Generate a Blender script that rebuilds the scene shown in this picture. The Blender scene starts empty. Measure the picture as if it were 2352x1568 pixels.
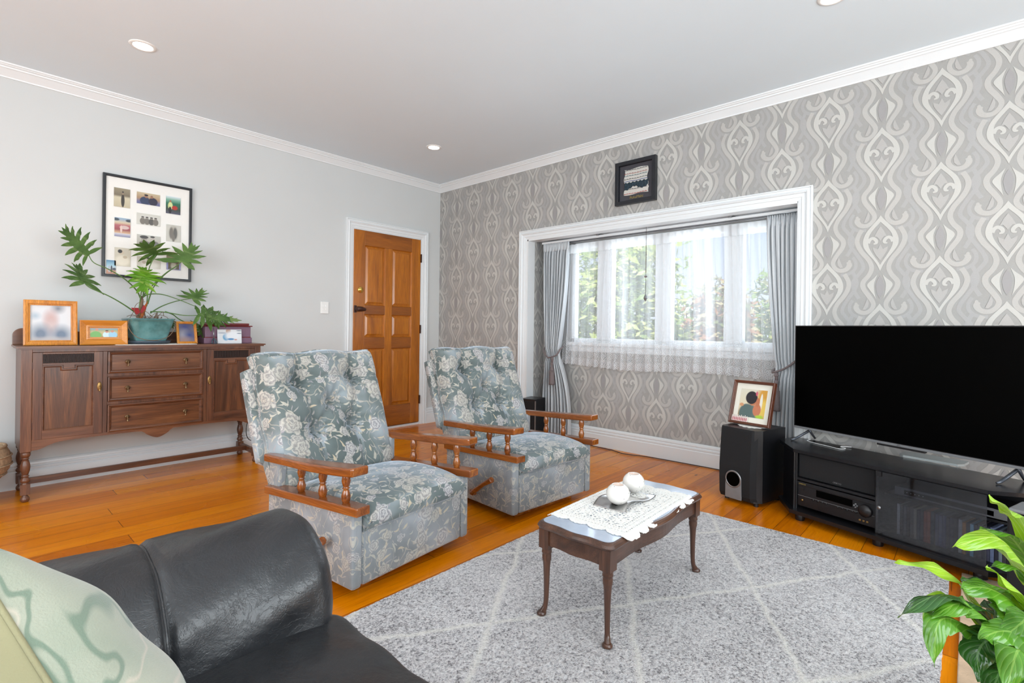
import bpy, bmesh, math, random
from mathutils import Vector, Matrix
random.seed(7)
PI = math.pi
scene = bpy.context.scene
COL = scene.collection

# ------------------------------------------------------------------ helpers
def empty(name, loc=(0, 0, 0), rz=0, label=None, cat=None, group=None):
    o = bpy.data.objects.new(name, None); COL.objects.link(o)
    o.location = loc; o.rotation_euler = (0, 0, rz); o.empty_display_size = .05
    tag(o, label, cat, group)
    return o

def tag(o, label=None, cat=None, group=None, kind=None):
    if label: o['label'] = label
    if cat: o['category'] = cat
    if group: o['group'] = group
    if kind: o['kind'] = kind
    return o

def crom(pts, n=6, closed=False):
    """Catmull-Rom through pts (tuples of any dimension)."""
    out = []; N = len(pts)
    segs = N if closed else N - 1
    for i in range(segs):
        if closed: p = [pts[(i + k - 1) % N] for k in range(4)]
        else: p = [pts[max(0, i - 1)], pts[i], pts[i + 1], pts[min(N - 1, i + 2)]]
        for j in range(n):
            t = j / n
            out.append(tuple(.5 * (2 * b + (c - a) * t + (2 * a - 5 * b + 4 * c - d) * t * t + (-a + 3 * b - 3 * c + d) * t ** 3)
                             for a, b, c, d in zip(*p)))
    if not closed: out.append(tuple(pts[-1]))
    return out

class MB:
    def __init__(s): s.v = []; s.f = []; s.m = []; s.sm = []
    def add(s, vs, fs, mi=0, smooth=False):
        b = len(s.v); s.v += [tuple(p) for p in vs]
        for f in fs: s.f.append([b + i for i in f]); s.m.append(mi); s.sm.append(smooth)
    def box(s, x0, x1, y0, y1, z0, z1, mi=0):
        vs = [(x, y, z) for z in (z0, z1) for y in (y0, y1) for x in (x0, x1)]
        s.add(vs, [(0, 2, 3, 1), (4, 5, 7, 6), (0, 1, 5, 4), (2, 6, 7, 3), (0, 4, 6, 2), (1, 3, 7, 5)], mi)
        return s
    def prism(s, poly, z0, z1, mi=0, smooth=False):
        """vertical prism of an xy polygon"""
        n = len(poly)
        s.add([(x, y, z0) for x, y in poly] + [(x, y, z1) for x, y in poly], [tuple(range(n))[::-1], tuple(range(n, 2 * n))], mi)
        s.add([(x, y, z0) for x, y in poly] + [(x, y, z1) for x, y in poly], [(i, (i + 1) % n, n + (i + 1) % n, n + i) for i in range(n)], mi, smooth)
        return s
    def prismY(s, poly, y0, y1, mi=0):
        n = len(poly)
        s.add([(x, y0, z) for x, z in poly] + [(x, y1, z) for x, z in poly],
              [tuple(range(n)), tuple(range(n, 2 * n))[::-1]] + [(i, n + i, n + (i + 1) % n, (i + 1) % n) for i in range(n)], mi)
        return s
    def lathe(s, prof, cx=0, cy=0, n=20, mi=0, axis='z', smooth=True, M=None):
        """prof [(r,z)]"""
        vs = []; fs = []
        for r, z in prof:
            for k in range(n):
                a = 2 * PI * k / n
                p = Vector((r * math.cos(a), r * math.sin(a), z))
                if axis == 'y': p = Vector((p.x, p.z, p.y))
                if axis == 'x': p = Vector((p.z, p.x, p.y))
                if M: p = M @ p
                vs.append((p.x + cx, p.y + cy, p.z) if not M else tuple(p))
        for i in range(len(prof) - 1):
            for k in range(n):
                a, b = i * n + k, i * n + (k + 1) % n
                fs.append((a, b, b + n, a + n))
        s.add(vs, fs, mi, smooth)
        s.add([vs[i] for i in range(n)], [tuple(range(n))[::-1]], mi)
        L = len(prof) - 1
        s.add([vs[L * n + i] for i in range(n)], [tuple(range(n))], mi)
        return s
    def tube(s, pts, r, n=8, mi=0, closed=False):
        rs = r if isinstance(r, (list, tuple)) else [r] * len(pts)
        P = [Vector(p) for p in pts]; vs = []; N = len(P)
        up = Vector((.13, .21, 1)).normalized()
        for i, p in enumerate(P):
            t = (P[(i + 1) % N] - P[i - 1]) if closed else (P[min(N - 1, i + 1)] - P[max(0, i - 1)])
            t = t.normalized() if t.length > 1e-9 else Vector((0, 0, 1))
            a = t.cross(up)
            if a.length < 1e-3: a = t.cross(Vector((1, 0, 0)))
            a.normalize(); b = t.cross(a)
            for k in range(n):
                an = 2 * PI * k / n
                vs.append(tuple(p + (a * math.cos(an) + b * math.sin(an)) * rs[i]))
        fs = []
        for i in range(N if closed else N - 1):
            j = (i + 1) % N
            for k in range(n): fs.append((i * n + k, i * n + (k + 1) % n, j * n + (k + 1) % n, j * n + k))
        if not closed: fs += [tuple(range(n))[::-1], tuple(range((N - 1) * n, N * n))]
        s.add(vs, fs, mi, True); return s
    def grid(s, fn, nu, nv, mi=0, smooth=True, closeu=False, flip=False):
        vs = [fn(i / (nu if closeu else nu - 1), j / (nv - 1)) for j in range(nv) for i in range(nu)]
        fs = []
        for j in range(nv - 1):
            for i in range(nu if closeu else nu - 1):
                a, b = j * nu + i, j * nu + (i + 1) % nu
                q = (a, b, b + nu, a + nu)
                fs.append(q[::-1] if flip else q)
        s.add(vs, fs, mi, smooth); return s
    def xform(s, M, start=0):
        for i in range(start, len(s.v)): s.v[i] = tuple(M @ Vector(s.v[i]))
        return s
    def build(s, name, mats, parent=None, bevel=0, seg=2, uvs=1.0, subsurf=0, uvmode='box', weld=False, solid=0, autosmooth=False):
        me = bpy.data.meshes.new(name)
        me.from_pydata(s.v, [], s.f)
        mats = mats if isinstance(mats, (list, tuple)) else [mats]
        for m in mats: me.materials.append(m)
        for p, mi, sm in zip(me.polygons, s.m, s.sm): p.material_index = mi; p.use_smooth = sm
        if weld:
            bm = bmesh.new(); bm.from_mesh(me); bmesh.ops.remove_doubles(bm, verts=bm.verts, dist=1e-5)
            bmesh.ops.recalc_face_normals(bm, faces=bm.faces); bm.to_mesh(me); bm.free()
        uv = me.uv_layers.new(name='UVMap')
        for p in me.polygons:
            n = p.normal; ax = max(range(3), key=lambda k: abs(n[k]))
            for li in p.loop_indices:
                c = me.vertices[me.loops[li].vertex_index].co
                if ax == 0: q = (c.y, c.z)
                elif ax == 1: q = (c.x, c.z)
                else: q = (c.x, c.y)
                uv.data[li].uv = (q[0] * uvs, q[1] * uvs)
        o = bpy.data.objects.new(name, me); COL.objects.link(o)
        if parent: o.parent = parent
        if solid:
            md = o.modifiers.new('s', 'SOLIDIFY'); md.thickness = solid; md.offset = 0
        if bevel:
            md = o.modifiers.new('b', 'BEVEL'); md.width = bevel; md.segments = seg; md.limit_method = 'ANGLE'; md.angle_limit = math.radians(40)
            md.harden_normals = False
        if subsurf:
            md = o.modifiers.new('ss', 'SUBSURF'); md.levels = subsurf; md.render_levels = subsurf
        return o

def uvfit(o, ax=(0, 2)):
    """UV 0..1 over the bounding rectangle of axes ax"""
    me = o.data; a, b = ax
    xs = [v.co[a] for v in me.vertices]; ys = [v.co[b] for v in me.vertices]
    x0, x1, y0, y1 = min(xs), max(xs), min(ys), max(ys)
    uv = me.uv_layers[0]
    for l in me.loops:
        c = me.vertices[l.vertex_index].co
        uv.data[l.index].uv = ((c[a] - x0) / (x1 - x0), (c[b] - y0) / (y1 - y0))
    return o

def text_obj(name, s, size, mat, parent, loc, rot, ext=.0006, align='CENTER'):
    cu = bpy.data.curves.new(name, 'FONT'); cu.body = s; cu.size = size; cu.extrude = ext; cu.align_x = align; cu.align_y = 'CENTER'
    t = bpy.data.objects.new('tmp', cu); COL.objects.link(t)
    me = bpy.data.meshes.new_from_object(t.evaluated_get(bpy.context.evaluated_depsgraph_get()))
    bpy.data.objects.remove(t)
    me.materials.clear(); me.materials.append(mat)
    o = bpy.data.objects.new(name, me); COL.objects.link(o)
    o.parent = parent; o.location = loc; o.rotation_euler = rot
    return o

# ------------------------------------------------------------------ materials
def srgb(r, g, b):
    f = lambda c: (c / 255 / 12.92) if c / 255 <= .04045 else ((c / 255 + .055) / 1.055) ** 2.4
    return (f(r), f(g), f(b), 1)

class NT:
    def __init__(s, name):
        s.mat = bpy.data.materials.new(name); s.mat.use_nodes = True
        s.t = s.mat.node_tree; s.n = s.t.nodes; s.b = s.n['Principled BSDF']; s.out = s.n['Material Output']
    def node(s, ty, **kw):
        n = s.n.new(ty)
        for k, v in kw.items():
            if k == 'inp':
                for kk, vv in v.items():
                    if hasattr(vv, 'links') or isinstance(vv, bpy.types.NodeSocket): s.t.links.new(vv, n.inputs[kk])
                    else: n.inputs[kk].default_value = vv
            else: setattr(n, k, v)
        return n
    def link(s, a, b): s.t.links.new(a, b)
    def math(s, op, a, b=0.0, c=None, clamp=False):
        n = s.n.new('ShaderNodeMath'); n.operation = op; n.use_clamp = clamp
        for i, x in enumerate((a, b) if c is None else (a, b, c)):
            if isinstance(x, bpy.types.NodeSocket): s.link(x, n.inputs[i])
            else: n.inputs[i].default_value = x
        return n.outputs[0]
    def mix(s, fac, a, b, mode='MIX'):
        n = s.n.new('ShaderNodeMix'); n.data_type = 'RGBA'; n.blend_type = mode
        for k, x in ((0, fac), (6, a), (7, b)):
            if isinstance(x, bpy.types.NodeSocket): s.link(x, n.inputs[k])
            else: n.inputs[k].default_value = x
        return n.outputs[2]
    def ramp(s, fac, stops, interp='LINEAR'):
        n = s.n.new('ShaderNodeValToRGB'); s.link(fac, n.inputs[0]); n.color_ramp.interpolation = interp
        e = n.color_ramp.elements
        while len(e) < len(stops): e.new(.5)
        for el, (p, c) in zip(e, stops): el.position = p; el.color = c if len(c) == 4 else (*c, 1)
        return n.outputs[0]
    def coords(s, kind='Object', scale=(1, 1, 1), loc=(0, 0, 0), rot=(0, 0, 0)):
        tc = s.n.new('ShaderNodeTexCoord'); mp = s.n.new('ShaderNodeMapping'); s.link(tc.outputs[kind], mp.inputs[0])
        mp.inputs['Scale'].default_value = scale; mp.inputs['Location'].default_value = loc; mp.inputs['Rotation'].default_value = rot
        return mp.outputs[0]
    def noise(s, vec, scale=5, detail=4, rough=.5, dist=0):
        n = s.node('ShaderNodeTexNoise', inp={'Vector': vec, 'Scale': scale, 'Detail': detail, 'Roughness': rough, 'Distortion': dist})
        return n.outputs[0]
    def bump(s, h, strength=.3, dist=.01):
        n = s.node('ShaderNodeBump', inp={'Height': h, 'Strength': strength, 'Distance': dist}); s.link(n.outputs[0], s.b.inputs['Normal']); return n
    def set(s, **kw):
        for k, v in kw.items():
            k = {'rough': 'Roughness', 'metal': 'Metallic', 'spec': 'Specular IOR Level', 'coat': 'Coat Weight', 'coatr': 'Coat Roughness',
                 'sheen': 'Sheen Weight', 'base': 'Base Color', 'alpha': 'Alpha', 'em': 'Emission Color', 'ems': 'Emission Strength', 'sheenr': 'Sheen Roughness', 'sheent': 'Sheen Tint'}.get(k, k)
            if isinstance(v, bpy.types.NodeSocket): s.link(v, s.b.inputs[k])
            else: s.b.inputs[k].default_value = v
        return s

def plain(name, col, rough=.5, var=.04, nscale=12, bump=0, bscale=200, **kw):
    m = NT(name); v = m.coords()
    nz = m.noise(v, nscale, 3)
    a = tuple(c * (1 - var) for c in col[:3]) + (1,); b = tuple(min(1, c * (1 + var)) for c in col[:3]) + (1,)
    m.set(base=m.ramp(nz, [(.3, a), (.7, b)]), rough=rough, **kw)
    if bump: m.bump(m.noise(v, bscale, 2), bump, .002)
    return m.mat

def wood(name, dark, mid, light, axis=0, rough=.35, scale=1.0, fine=60, coat=.2, ring=1.0):
    m = NT(name)
    sc = [14.0 * scale] * 3; sc[axis] = 1.1 * scale
    v = m.coords(scale=tuple(sc))
    n1 = m.noise(v, 1.0, 5, .6, 1.2 * ring)
    sc2 = [fine * 6.0] * 3; sc2[axis] = 9.0
    n2 = m.noise(m.coords(scale=tuple(sc2)), 1.0, 2, .5)
    c = m.ramp(n1, [(.28, dark), (.5, mid), (.75, light)])
    c = m.mix(m.math('MULTIPLY', m.math('SUBTRACT', .62, n2, clamp=True), 1.6, clamp=True), c, tuple(x * .45 for x in dark[:3]) + (1,))
    m.set(base=c, rough=rough, coat=coat, coatr=.15)
    m.bump(n2, .08, .001)
    return m.mat

M_ = {}
M_['wallpaint'] = plain('grey wall paint', srgb(208, 210, 210), .75, .012, 2.5, .05, 120)
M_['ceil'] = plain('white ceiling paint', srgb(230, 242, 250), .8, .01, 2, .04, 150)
M_['trim'] = plain('white gloss trim', srgb(229, 232, 234), .35, .015, 4)
M_['white'] = plain('white plastic', srgb(240, 240, 238), .3, .01, 8)
M_['oak'] = wood('dark stained oak', srgb(72, 42, 28), srgb(112, 70, 48), srgb(140, 92, 62), 0, .38, .9)
M_['oakv'] = wood('dark stained oak vertical', srgb(68, 40, 28), srgb(106, 66, 46), srgb(138, 90, 60), 2, .38, .9)
M_['oakpanel'] = wood('figured oak panel', srgb(62, 36, 24), srgb(98, 60, 38), srgb(146, 92, 54), 2, .33, .45, ring=3)
M_['oakdrawer'] = wood('figured oak drawer', srgb(80, 46, 28), srgb(116, 72, 44), srgb(146, 96, 60), 0, .33, .6, ring=2.5)
M_['oakdark'] = plain('dark oak groove', srgb(46, 26, 18), .5, .2, 60)
M_['door'] = wood('varnished amber door timber', srgb(140, 76, 12), srgb(186, 108, 20), srgb(208, 128, 30), 2, .3, .6, coat=.3)
M_['doorh'] = wood('varnished amber rail timber', srgb(124, 66, 14), srgb(160, 90, 22), srgb(182, 106, 30), 0, .3, .6, coat=.3)
M_['honey'] = wood('honey pine frame', srgb(190, 112, 30), srgb(216, 138, 44), srgb(232, 160, 66), 0, .3, .8, coat=.3)
M_['honeyv'] = wood('honey pine frame upright', srgb(190, 112, 30), srgb(216, 138, 44), srgb(232, 160, 66), 2, .3, .8, coat=.3)
M_['arm'] = wood('red brown beech arm', srgb(104, 52, 18), srgb(146, 78, 28), srgb(190, 120, 54), 1, .22, 1.0, coat=.5)
M_['table'] = wood('walnut table', srgb(52, 32, 24), srgb(86, 56, 42), srgb(112, 76, 56), 0, .3, .9, coat=.3)
M_['tablez'] = wood('walnut table legs', srgb(52, 32, 24), srgb(84, 54, 40), srgb(108, 72, 54), 2, .3, .9, coat=.3)
M_['brownframe'] = wood('brown photo frame', srgb(78, 40, 24), srgb(98, 52, 32), srgb(112, 62, 40), 0, .35, 1)
M_['black'] = plain('black painted frame', srgb(30, 32, 38), .35, .1, 30)
M_['blackash'] = plain('black ash laminate', srgb(20, 20, 23), .32, .15, 40)
M_['blacktop'] = plain('black laminate top', srgb(24, 24, 27), .22, .12, 20)
M_['blackplastic'] = plain('black plastic', srgb(22, 20, 22), .4, .1, 20)
M_['darkmetal'] = plain('dark grey metal', srgb(84, 88, 96), .3, .05, 40, metal=.5)
M_['palebox'] = plain('pale grey plastic', srgb(170, 176, 176), .35, .03, 30)
M_['grille'] = plain('black speaker cloth', srgb(20, 19, 21), .9, .2, 400)
M_['screen'] = plain('black screen', (.0004, .0004, .0004, 1), .35, .0, 5, spec=.04)
M_['silver'] = plain('brushed silver', srgb(150, 150, 152), .35, .05, 40, metal=.8)
M_['greyplate'] = plain('grey plastic plate', srgb(120, 120, 122), .45, .05, 40)
M_['chrome'] = plain('polished metal tray', srgb(205, 205, 205), .2, .04, 30, metal=1.0)
M_['brass'] = plain('aged brass', srgb(150, 118, 72), .35, .15, 60, metal=.85)
M_['oldbrass'] = plain('dull brass', srgb(122, 98, 70), .35, .15, 60, metal=.7)
M_['bright brass'] = plain('bright brass', srgb(225, 190, 100), .2, .05, 60, metal=.9)
M_['bronze'] = plain('dark bronze handle', srgb(70, 42, 34), .35, .15, 60, metal=.4)
M_['gold ink'] = plain('gold ink', srgb(150, 130, 70), .6, .1, 60)
M_['mat white'] = plain('white card mount', srgb(238, 236, 232), .8, .01, 30)
M_['cream card'] = plain('cream card mount', srgb(232, 226, 212), .8, .02, 30)
M_['charcoal card'] = plain('charcoal card', srgb(70, 68, 74), .85, .05, 30)
M_['rope'] = plain('mauve grey cord', srgb(120, 108, 108), .8, .2, 300)
M_['cotton'] = plain('white crochet cotton', srgb(236, 233, 228), .9, .05, 300, .3, 500)
M_['ceramic'] = NT('speckled white ceramic').mat
M_['stone'] = plain('stone inlay', srgb(168, 178, 194), .12, .10, 9, coat=.4)
M_['saucer'] = plain('blue grey saucer', srgb(62, 74, 86), .35, .1, 30)
M_['soil'] = plain('potting soil', srgb(70, 54, 40), .95, .3, 90, .6, 200)
M_['root'] = plain('dry roots', srgb(120, 96, 76), .8, .25, 90)
M_['bract'] = plain('red bract', srgb(150, 20, 26), .6, .2, 90)
M_['stem'] = plain('green stem', srgb(84, 118, 58), .5, .15, 60)
M_['purple'] = plain('purple lacquer', srgb(122, 88, 108), .35, .06, 20)
M_['rosewood'] = plain('red lacquer', srgb(110, 30, 32), .3, .1, 20)
M_['lamp'] = NT('lit downlight').set(em=(1, .97, .92, 1), ems=9.0, base=(1, 1, 1, 1)).mat
M_['beige rug'] = plain('beige rug', srgb(196, 168, 140), .95, .14, 22, .5, 260)
M_['wicker'] = plain('woven cane', srgb(176, 148, 118), .8, .3, 60, .6, 120)

def m_ceramic():
    m = NT('white speckled ceramic'); v = m.coords()
    vo = m.node('ShaderNodeTexVoronoi', inp={'Vector': v, 'Scale': 90.0})
    spot = m.math('LESS_THAN', vo.outputs['Distance'], .13)
    keep = m.math('GREATER_THAN', m.noise(v, 60, 1), .56)
    c = m.mix(m.math('MULTIPLY', spot, keep), srgb(236, 232, 226), srgb(70, 60, 55))
    m.set(base=c, rough=.12, coat=.5); return m.mat
M_['ceramic'] = m_ceramic()

def m_floor():
    m = NT('orange pine floorboards')
    tc = m.node('ShaderNodeTexCoord'); sp = m.node('ShaderNodeSeparateXYZ', inp={0: tc.outputs['Object']})
    X, Y = sp.outputs[0], sp.outputs[1]
    yy = m.math('DIVIDE', Y, .128); row = m.math('FLOOR', yy); fy = m.math('FRACT', yy)
    rn = m.node('ShaderNodeTexWhiteNoise', noise_dimensions='1D', inp={'W': row})
    xx = m.math('ADD', m.math('DIVIDE', X, 2.9), m.math('MULTIPLY', rn.outputs[0], 7.3)); bx = m.math('FLOOR', xx); fx = m.math('FRACT', xx)
    idn = m.node('ShaderNodeTexWhiteNoise', noise_dimensions='2D', inp={'Vector': m.node('ShaderNodeCombineXYZ', inp={0: row, 1: bx}).outputs[0]})
    vec = m.node('ShaderNodeCombineXYZ', inp={0: m.math('MULTIPLY', X, 1.6), 1: m.math('MULTIPLY', Y, 22.0), 2: m.math('MULTIPLY', idn.outputs[0], 40.0)}).outputs[0]
    n1 = m.noise(vec, 1.0, 5, .6, .8)
    vec2 = m.node('ShaderNodeCombineXYZ', inp={0: m.math('MULTIPLY', X, 8.0), 1: m.math('MULTIPLY', Y, 160.0), 2: idn.outputs[0]}).outputs[0]
    n2 = m.noise(vec2, 1.0, 2)
    big = m.noise(m.coords(scale=(1.2, 1.2, 1)), 1.3, 2)
    f = m.math('ADD', m.math('MULTIPLY', n1, .62), m.math('MULTIPLY', idn.outputs[0], .38))
    c = m.ramp(f, [(.2, srgb(172, 86, 0)), (.42, srgb(212, 116, 0)), (.62, srgb(228, 132, 2)), (.85, srgb(236, 148, 12))])
    c = m.mix(m.math('MULTIPLY', m.math('SUBTRACT', n2, .5, clamp=True), .9), c, srgb(96, 42, 8))
    vk = m.node('ShaderNodeTexVoronoi', inp={'Vector': m.coords(scale=(1.1, 3.2, 1)), 'Scale': 2.1})
    knot = m.math('MULTIPLY', m.math('LESS_THAN', vk.outputs['Distance'], .05), .7)
    c = m.mix(knot, c, srgb(58, 26, 12))
    scr = m.math('MULTIPLY', m.math('GREATER_THAN', m.noise(m.node('ShaderNodeCombineXYZ', inp={0: m.math('MULTIPLY', X, 3.0), 1: m.math('MULTIPLY', Y, 60.0)}).outputs[0], 1.0, 3), .70), .55)
    c = m.mix(scr, c, srgb(76, 34, 12))
    g1 = m.math('LESS_THAN', fy, .022); g2 = m.math('LESS_THAN', fx, .0012)
    gap = m.math('MAXIMUM', g1, g2)
    c = m.mix(m.math('MULTIPLY', gap, .75), c, srgb(58, 26, 8))
    m.set(base=c, rough=m.math('ADD', .2, m.math('MULTIPLY', big, .16)), coat=.12, coatr=.12, spec=.4)
    m.bump(m.math('SUBTRACT', m.math('MULTIPLY', n2, .1), gap), .25, .002)
    return m.mat
M_['floor'] = m_floor()

def m_rug():
    m = NT('grey speckled rug pile')
    tc = m.node('ShaderNodeTexCoord'); sp = m.node('ShaderNodeSeparateXYZ', inp={0: tc.outputs['Object']})
    X, Y = sp.outputs[0], sp.outputs[1]
    wob = m.math('MULTIPLY', m.math('SUBTRACT', m.noise(m.coords(), 7, 3), .5), .06)
    def lines(a, b, per, off, w):
        t = m.math('ADD', m.math('ADD', m.math('MULTIPLY', X, a), m.math('MULTIPLY', Y, b)), m.math('ADD', wob, off))
        fr = m.math('ABSOLUTE', m.math('SUBTRACT', m.math('FRACT', m.math('DIVIDE', t, per)), .5))
        return m.math('SUBTRACT', 1.0, m.math('DIVIDE', fr, w / per), clamp=True)
    l1 = lines(.65, 1.0, .62, -1.72 - .03, .022)
    l2 = lines(-.63, 1.0, .58, -.12 - .03, .022)
    ln = m.math('MAXIMUM', l1, l2)
    fine = m.noise(m.coords(scale=(1, 1, .3)), 150, 3, .75)
    mid = m.noise(m.coords(), 60, 2, .6)
    patch = m.noise(m.coords(), 2.4, 3, .6)
    f = m.math('ADD', m.math('MULTIPLY', fine, .75), m.math('MULTIPLY', mid, .25))
    f = m.math('ADD', f, m.math('MULTIPLY', m.math('SUBTRACT', patch, .5), .16))
    c = m.ramp(f, [(.34, srgb(78, 74, 76)), (.42, srgb(166, 161, 163)), (.50, srgb(220, 215, 216)), (.62, srgb(250, 246, 245))])
    c = m.mix(m.math('MULTIPLY', ln, m.math('MULTIPLY', m.math('ADD', fine, .45), .85), clamp=True), c, srgb(250, 245, 238))
    m.set(base=c, rough=1.0, spec=.1, sheen=.2)
    m.bump(m.math('ADD', fine, m.math('MULTIPLY', mid, .8)), 1.0, .012)
    return m.mat

def rosettes(m, uv, scale, R0, pet, seed, keep=.5):
    """flower mask and inner detail from a 2D Voronoi"""
    vo = m.node('ShaderNodeTexVoronoi', voronoi_dimensions='2D', inp={'Vector': uv, 'Scale': scale, 'Randomness': .75})
    loc = m.node('ShaderNodeVectorMath', operation='SUBTRACT', inp={0: uv, 1: vo.outputs['Position']}).outputs[0]
    sp = m.node('ShaderNodeSeparateXYZ', inp={0: loc}); cc = m.node('ShaderNodeSeparateColor', inp={0: vo.outputs['Color']})
    x = m.math('MULTIPLY', sp.outputs[0], scale); y = m.math('MULTIPLY', sp.outputs[1], scale)
    th = m.math('ADD', m.math('ARCTAN2', y, x), m.math('MULTIPLY', cc.outputs[0], 6.28))
    r = vo.outputs['Distance']
    pt = m.math('ABSOLUTE', m.math('SINE', m.math('MULTIPLY', th, pet / 2)))
    rad = m.math('MULTIPLY', m.math('ADD', .62, m.math('MULTIPLY', m.math('POWER', pt, .6), .38)), m.math('MULTIPLY', m.math('ADD', .7, m.math('MULTIPLY', cc.outputs[1], .4)), R0))
    q = m.math('DIVIDE', r, rad)
    mask = m.math('MULTIPLY', m.math('SUBTRACT', 1.12, q, clamp=True), 7.0, clamp=True)
    mask = m.math('MULTIPLY', mask, m.math('LESS_THAN', cc.outputs[2], keep))
    jit = m.noise(uv, 60, 2, .6)
    ring = m.math('POWER', m.math('ABSOLUTE', m.math('SINE', m.math('ADD', m.math('ADD', m.math('MULTIPLY', q, 7.2), m.math('MULTIPLY', pt, 2.2)), m.math('MULTIPLY', jit, 5.0)))), 1.5)
    return mask, ring, cc.outputs[1]

def sprigs(m, uv, scale, L, Wd, keep, off):
    uv2 = m.node('ShaderNodeVectorMath', operation='ADD', inp={0: uv, 1: off}).outputs[0]
    vo = m.node('ShaderNodeTexVoronoi', voronoi_dimensions='2D', inp={'Vector': uv2, 'Scale': scale, 'Randomness': 1.0})
    loc = m.node('ShaderNodeVectorMath', operation='SUBTRACT', inp={0: uv2, 1: vo.outputs['Position']}).outputs[0]
    cc = m.node('ShaderNodeSeparateColor', inp={0: vo.outputs['Color']})
    rt = m.node('ShaderNodeVectorRotate', rotation_type='Z_AXIS', inp={'Vector': loc, 'Angle': m.math('MULTIPLY', cc.outputs[0], 6.28)})
    sp = m.node('ShaderNodeSeparateXYZ', inp={0: rt.outputs[0]})
    x = m.math('MULTIPLY', sp.outputs[0], scale / L); y = m.math('MULTIPLY', sp.outputs[1], scale)
    y = m.math('ADD', y, m.math('MULTIPLY', m.math('MULTIPLY', x, x), .10))
    w = m.math('MULTIPLY', m.math('SUBTRACT', 1.0, m.math('MULTIPLY', x, x), clamp=True), Wd)
    d = m.math('MULTIPLY', m.math('SUBTRACT', w, m.math('ABSOLUTE', y)), 28.0, clamp=True)
    return m.math('MULTIPLY', d, m.math('LESS_THAN', cc.outputs[2], keep)), cc.outputs[1]

def m_velvet(name='floral velvet', B=((82, 92, 91), (108, 117, 116), (166, 174, 180)), k=1.0):
    m = NT(name)
    uv0 = m.coords('UV')
    wn = m.node('ShaderNodeTexNoise', inp={'Vector': uv0, 'Scale': 14.0, 'Detail': 2.0})
    wv = m.node('ShaderNodeVectorMath', operation='SCALE', inp={0: wn.outputs['Color'], 'Scale': .05}).outputs[0]
    uv = m.node('ShaderNodeVectorMath', operation='ADD', inp={0: uv0, 1: wv}).outputs[0]
    nap = m.noise(m.coords('UV'), 3.2, 3, .55)
    base = m.ramp(nap, [(.32, srgb(*B[0])), (.50, srgb(*B[1])), (.70, srgb(*B[2]))])
    f1, r1, t1 = rosettes(m, uv, 9.0, .42, 6, 0, .62)
    uvb = m.node('ShaderNodeVectorMath', operation='ADD', inp={0: uv, 1: (.37, .61, 0)}).outputs[0]
    f2, r2, t2 = rosettes(m, uvb, 15.0, .40, 5, 1, .42)
    l1, q1 = sprigs(m, uv, 20.0, .42, .13, .75, (.13, .2, 0))
    l2, q2 = sprigs(m, uv, 30.0, .45, .10, .70, (.73, .4, 0))
    vn = m.noise(uv, 11, 1, .4)
    vine = m.math('MULTIPLY', m.math('SUBTRACT', .012, m.math('ABSOLUTE', m.math('SUBTRACT', vn, .5)), clamp=True), 110.0, clamp=True)
    cream = srgb(190, 184, 171); lil = srgb(154, 147, 154)
    c = m.mix(m.math('MULTIPLY', vine, .7), base, srgb(180, 172, 158))
    c = m.mix(m.math('MULTIPLY', l2, .75 * k), c, m.mix(q2, cream, lil))
    c = m.mix(m.math('MULTIPLY', l1, .8 * k), c, m.mix(m.math('GREATER_THAN', q1, .6), cream, srgb(200, 184, 158)))
    for f, r, t in ((f2, r2, t2), (f1, r1, t1)):
        fc = m.mix(r, m.mix(t, srgb(128, 124, 130), srgb(146, 142, 138)), m.mix(t, srgb(194, 191, 190), cream))
        c = m.mix(m.math('MULTIPLY', f, .85 * k), c, fc)
    allm = m.math('MAXIMUM', m.math('MAXIMUM', f1, f2), m.math('MAXIMUM', l1, l2))
    m.set(base=c, rough=.75, spec=.25, sheen=.7, sheenr=.35, sheent=(.75, .85, 1, 1))
    m.bump(m.math('ADD', m.math('MULTIPLY', allm, .6), m.math('MULTIPLY', m.noise(uv0, 500, 1), .25)), .25, .003)
    return m.mat
M_['velvet'] = m_velvet()
M_['velvetpale'] = m_velvet('floral velvet brushed pale', ((112, 117, 118), (138, 142, 145), (174, 178, 184)), .75)

def m_leather():
    m = NT('black leather'); v = m.coords()
    n = m.noise(v, 5, 4, .6, .6)
    vo = m.node('ShaderNodeTexVoronoi', feature='DISTANCE_TO_EDGE', inp={'Vector': v, 'Scale': 170.0})
    cr = m.noise(m.coords(scale=(1, 1, 1)), 16, 5, .7, 1.5)
    crease = m.math('MULTIPLY', m.math('SUBTRACT', .03, m.math('ABSOLUTE', m.math('SUBTRACT', cr, .5)), clamp=True), 14.0)
    m.set(base=m.ramp(n, [(.3, srgb(22, 23, 26)), (.7, srgb(38, 39, 42))]), rough=m.math('ADD', .24, m.math('MULTIPLY', n, .16)), spec=.6)
    h = m.math('ADD', m.math('MULTIPLY', n, 1.2), m.math('ADD', m.math('MULTIPLY', vo.outputs[0], .05), m.math('MULTIPLY', crease, -.07)))
    m.bump(h, .5, .012)
    return m.mat
M_['leather'] = m_leather()

def m_curtain():
    m = NT('blue grey curtain cloth'); v = m.coords('UV', scale=(60, 3, 1)); n = m.noise(v, 1, 4, .7)
    m.set(base=m.ramp(n, [(.3, srgb(176, 181, 187)), (.6, srgb(214, 217, 220)), (.8, srgb(228, 229, 229))]), rough=.9, sheen=.2)
    m.bump(n, .2, .002); return m.mat
M_['curtain'] = m_curtain()

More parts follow.
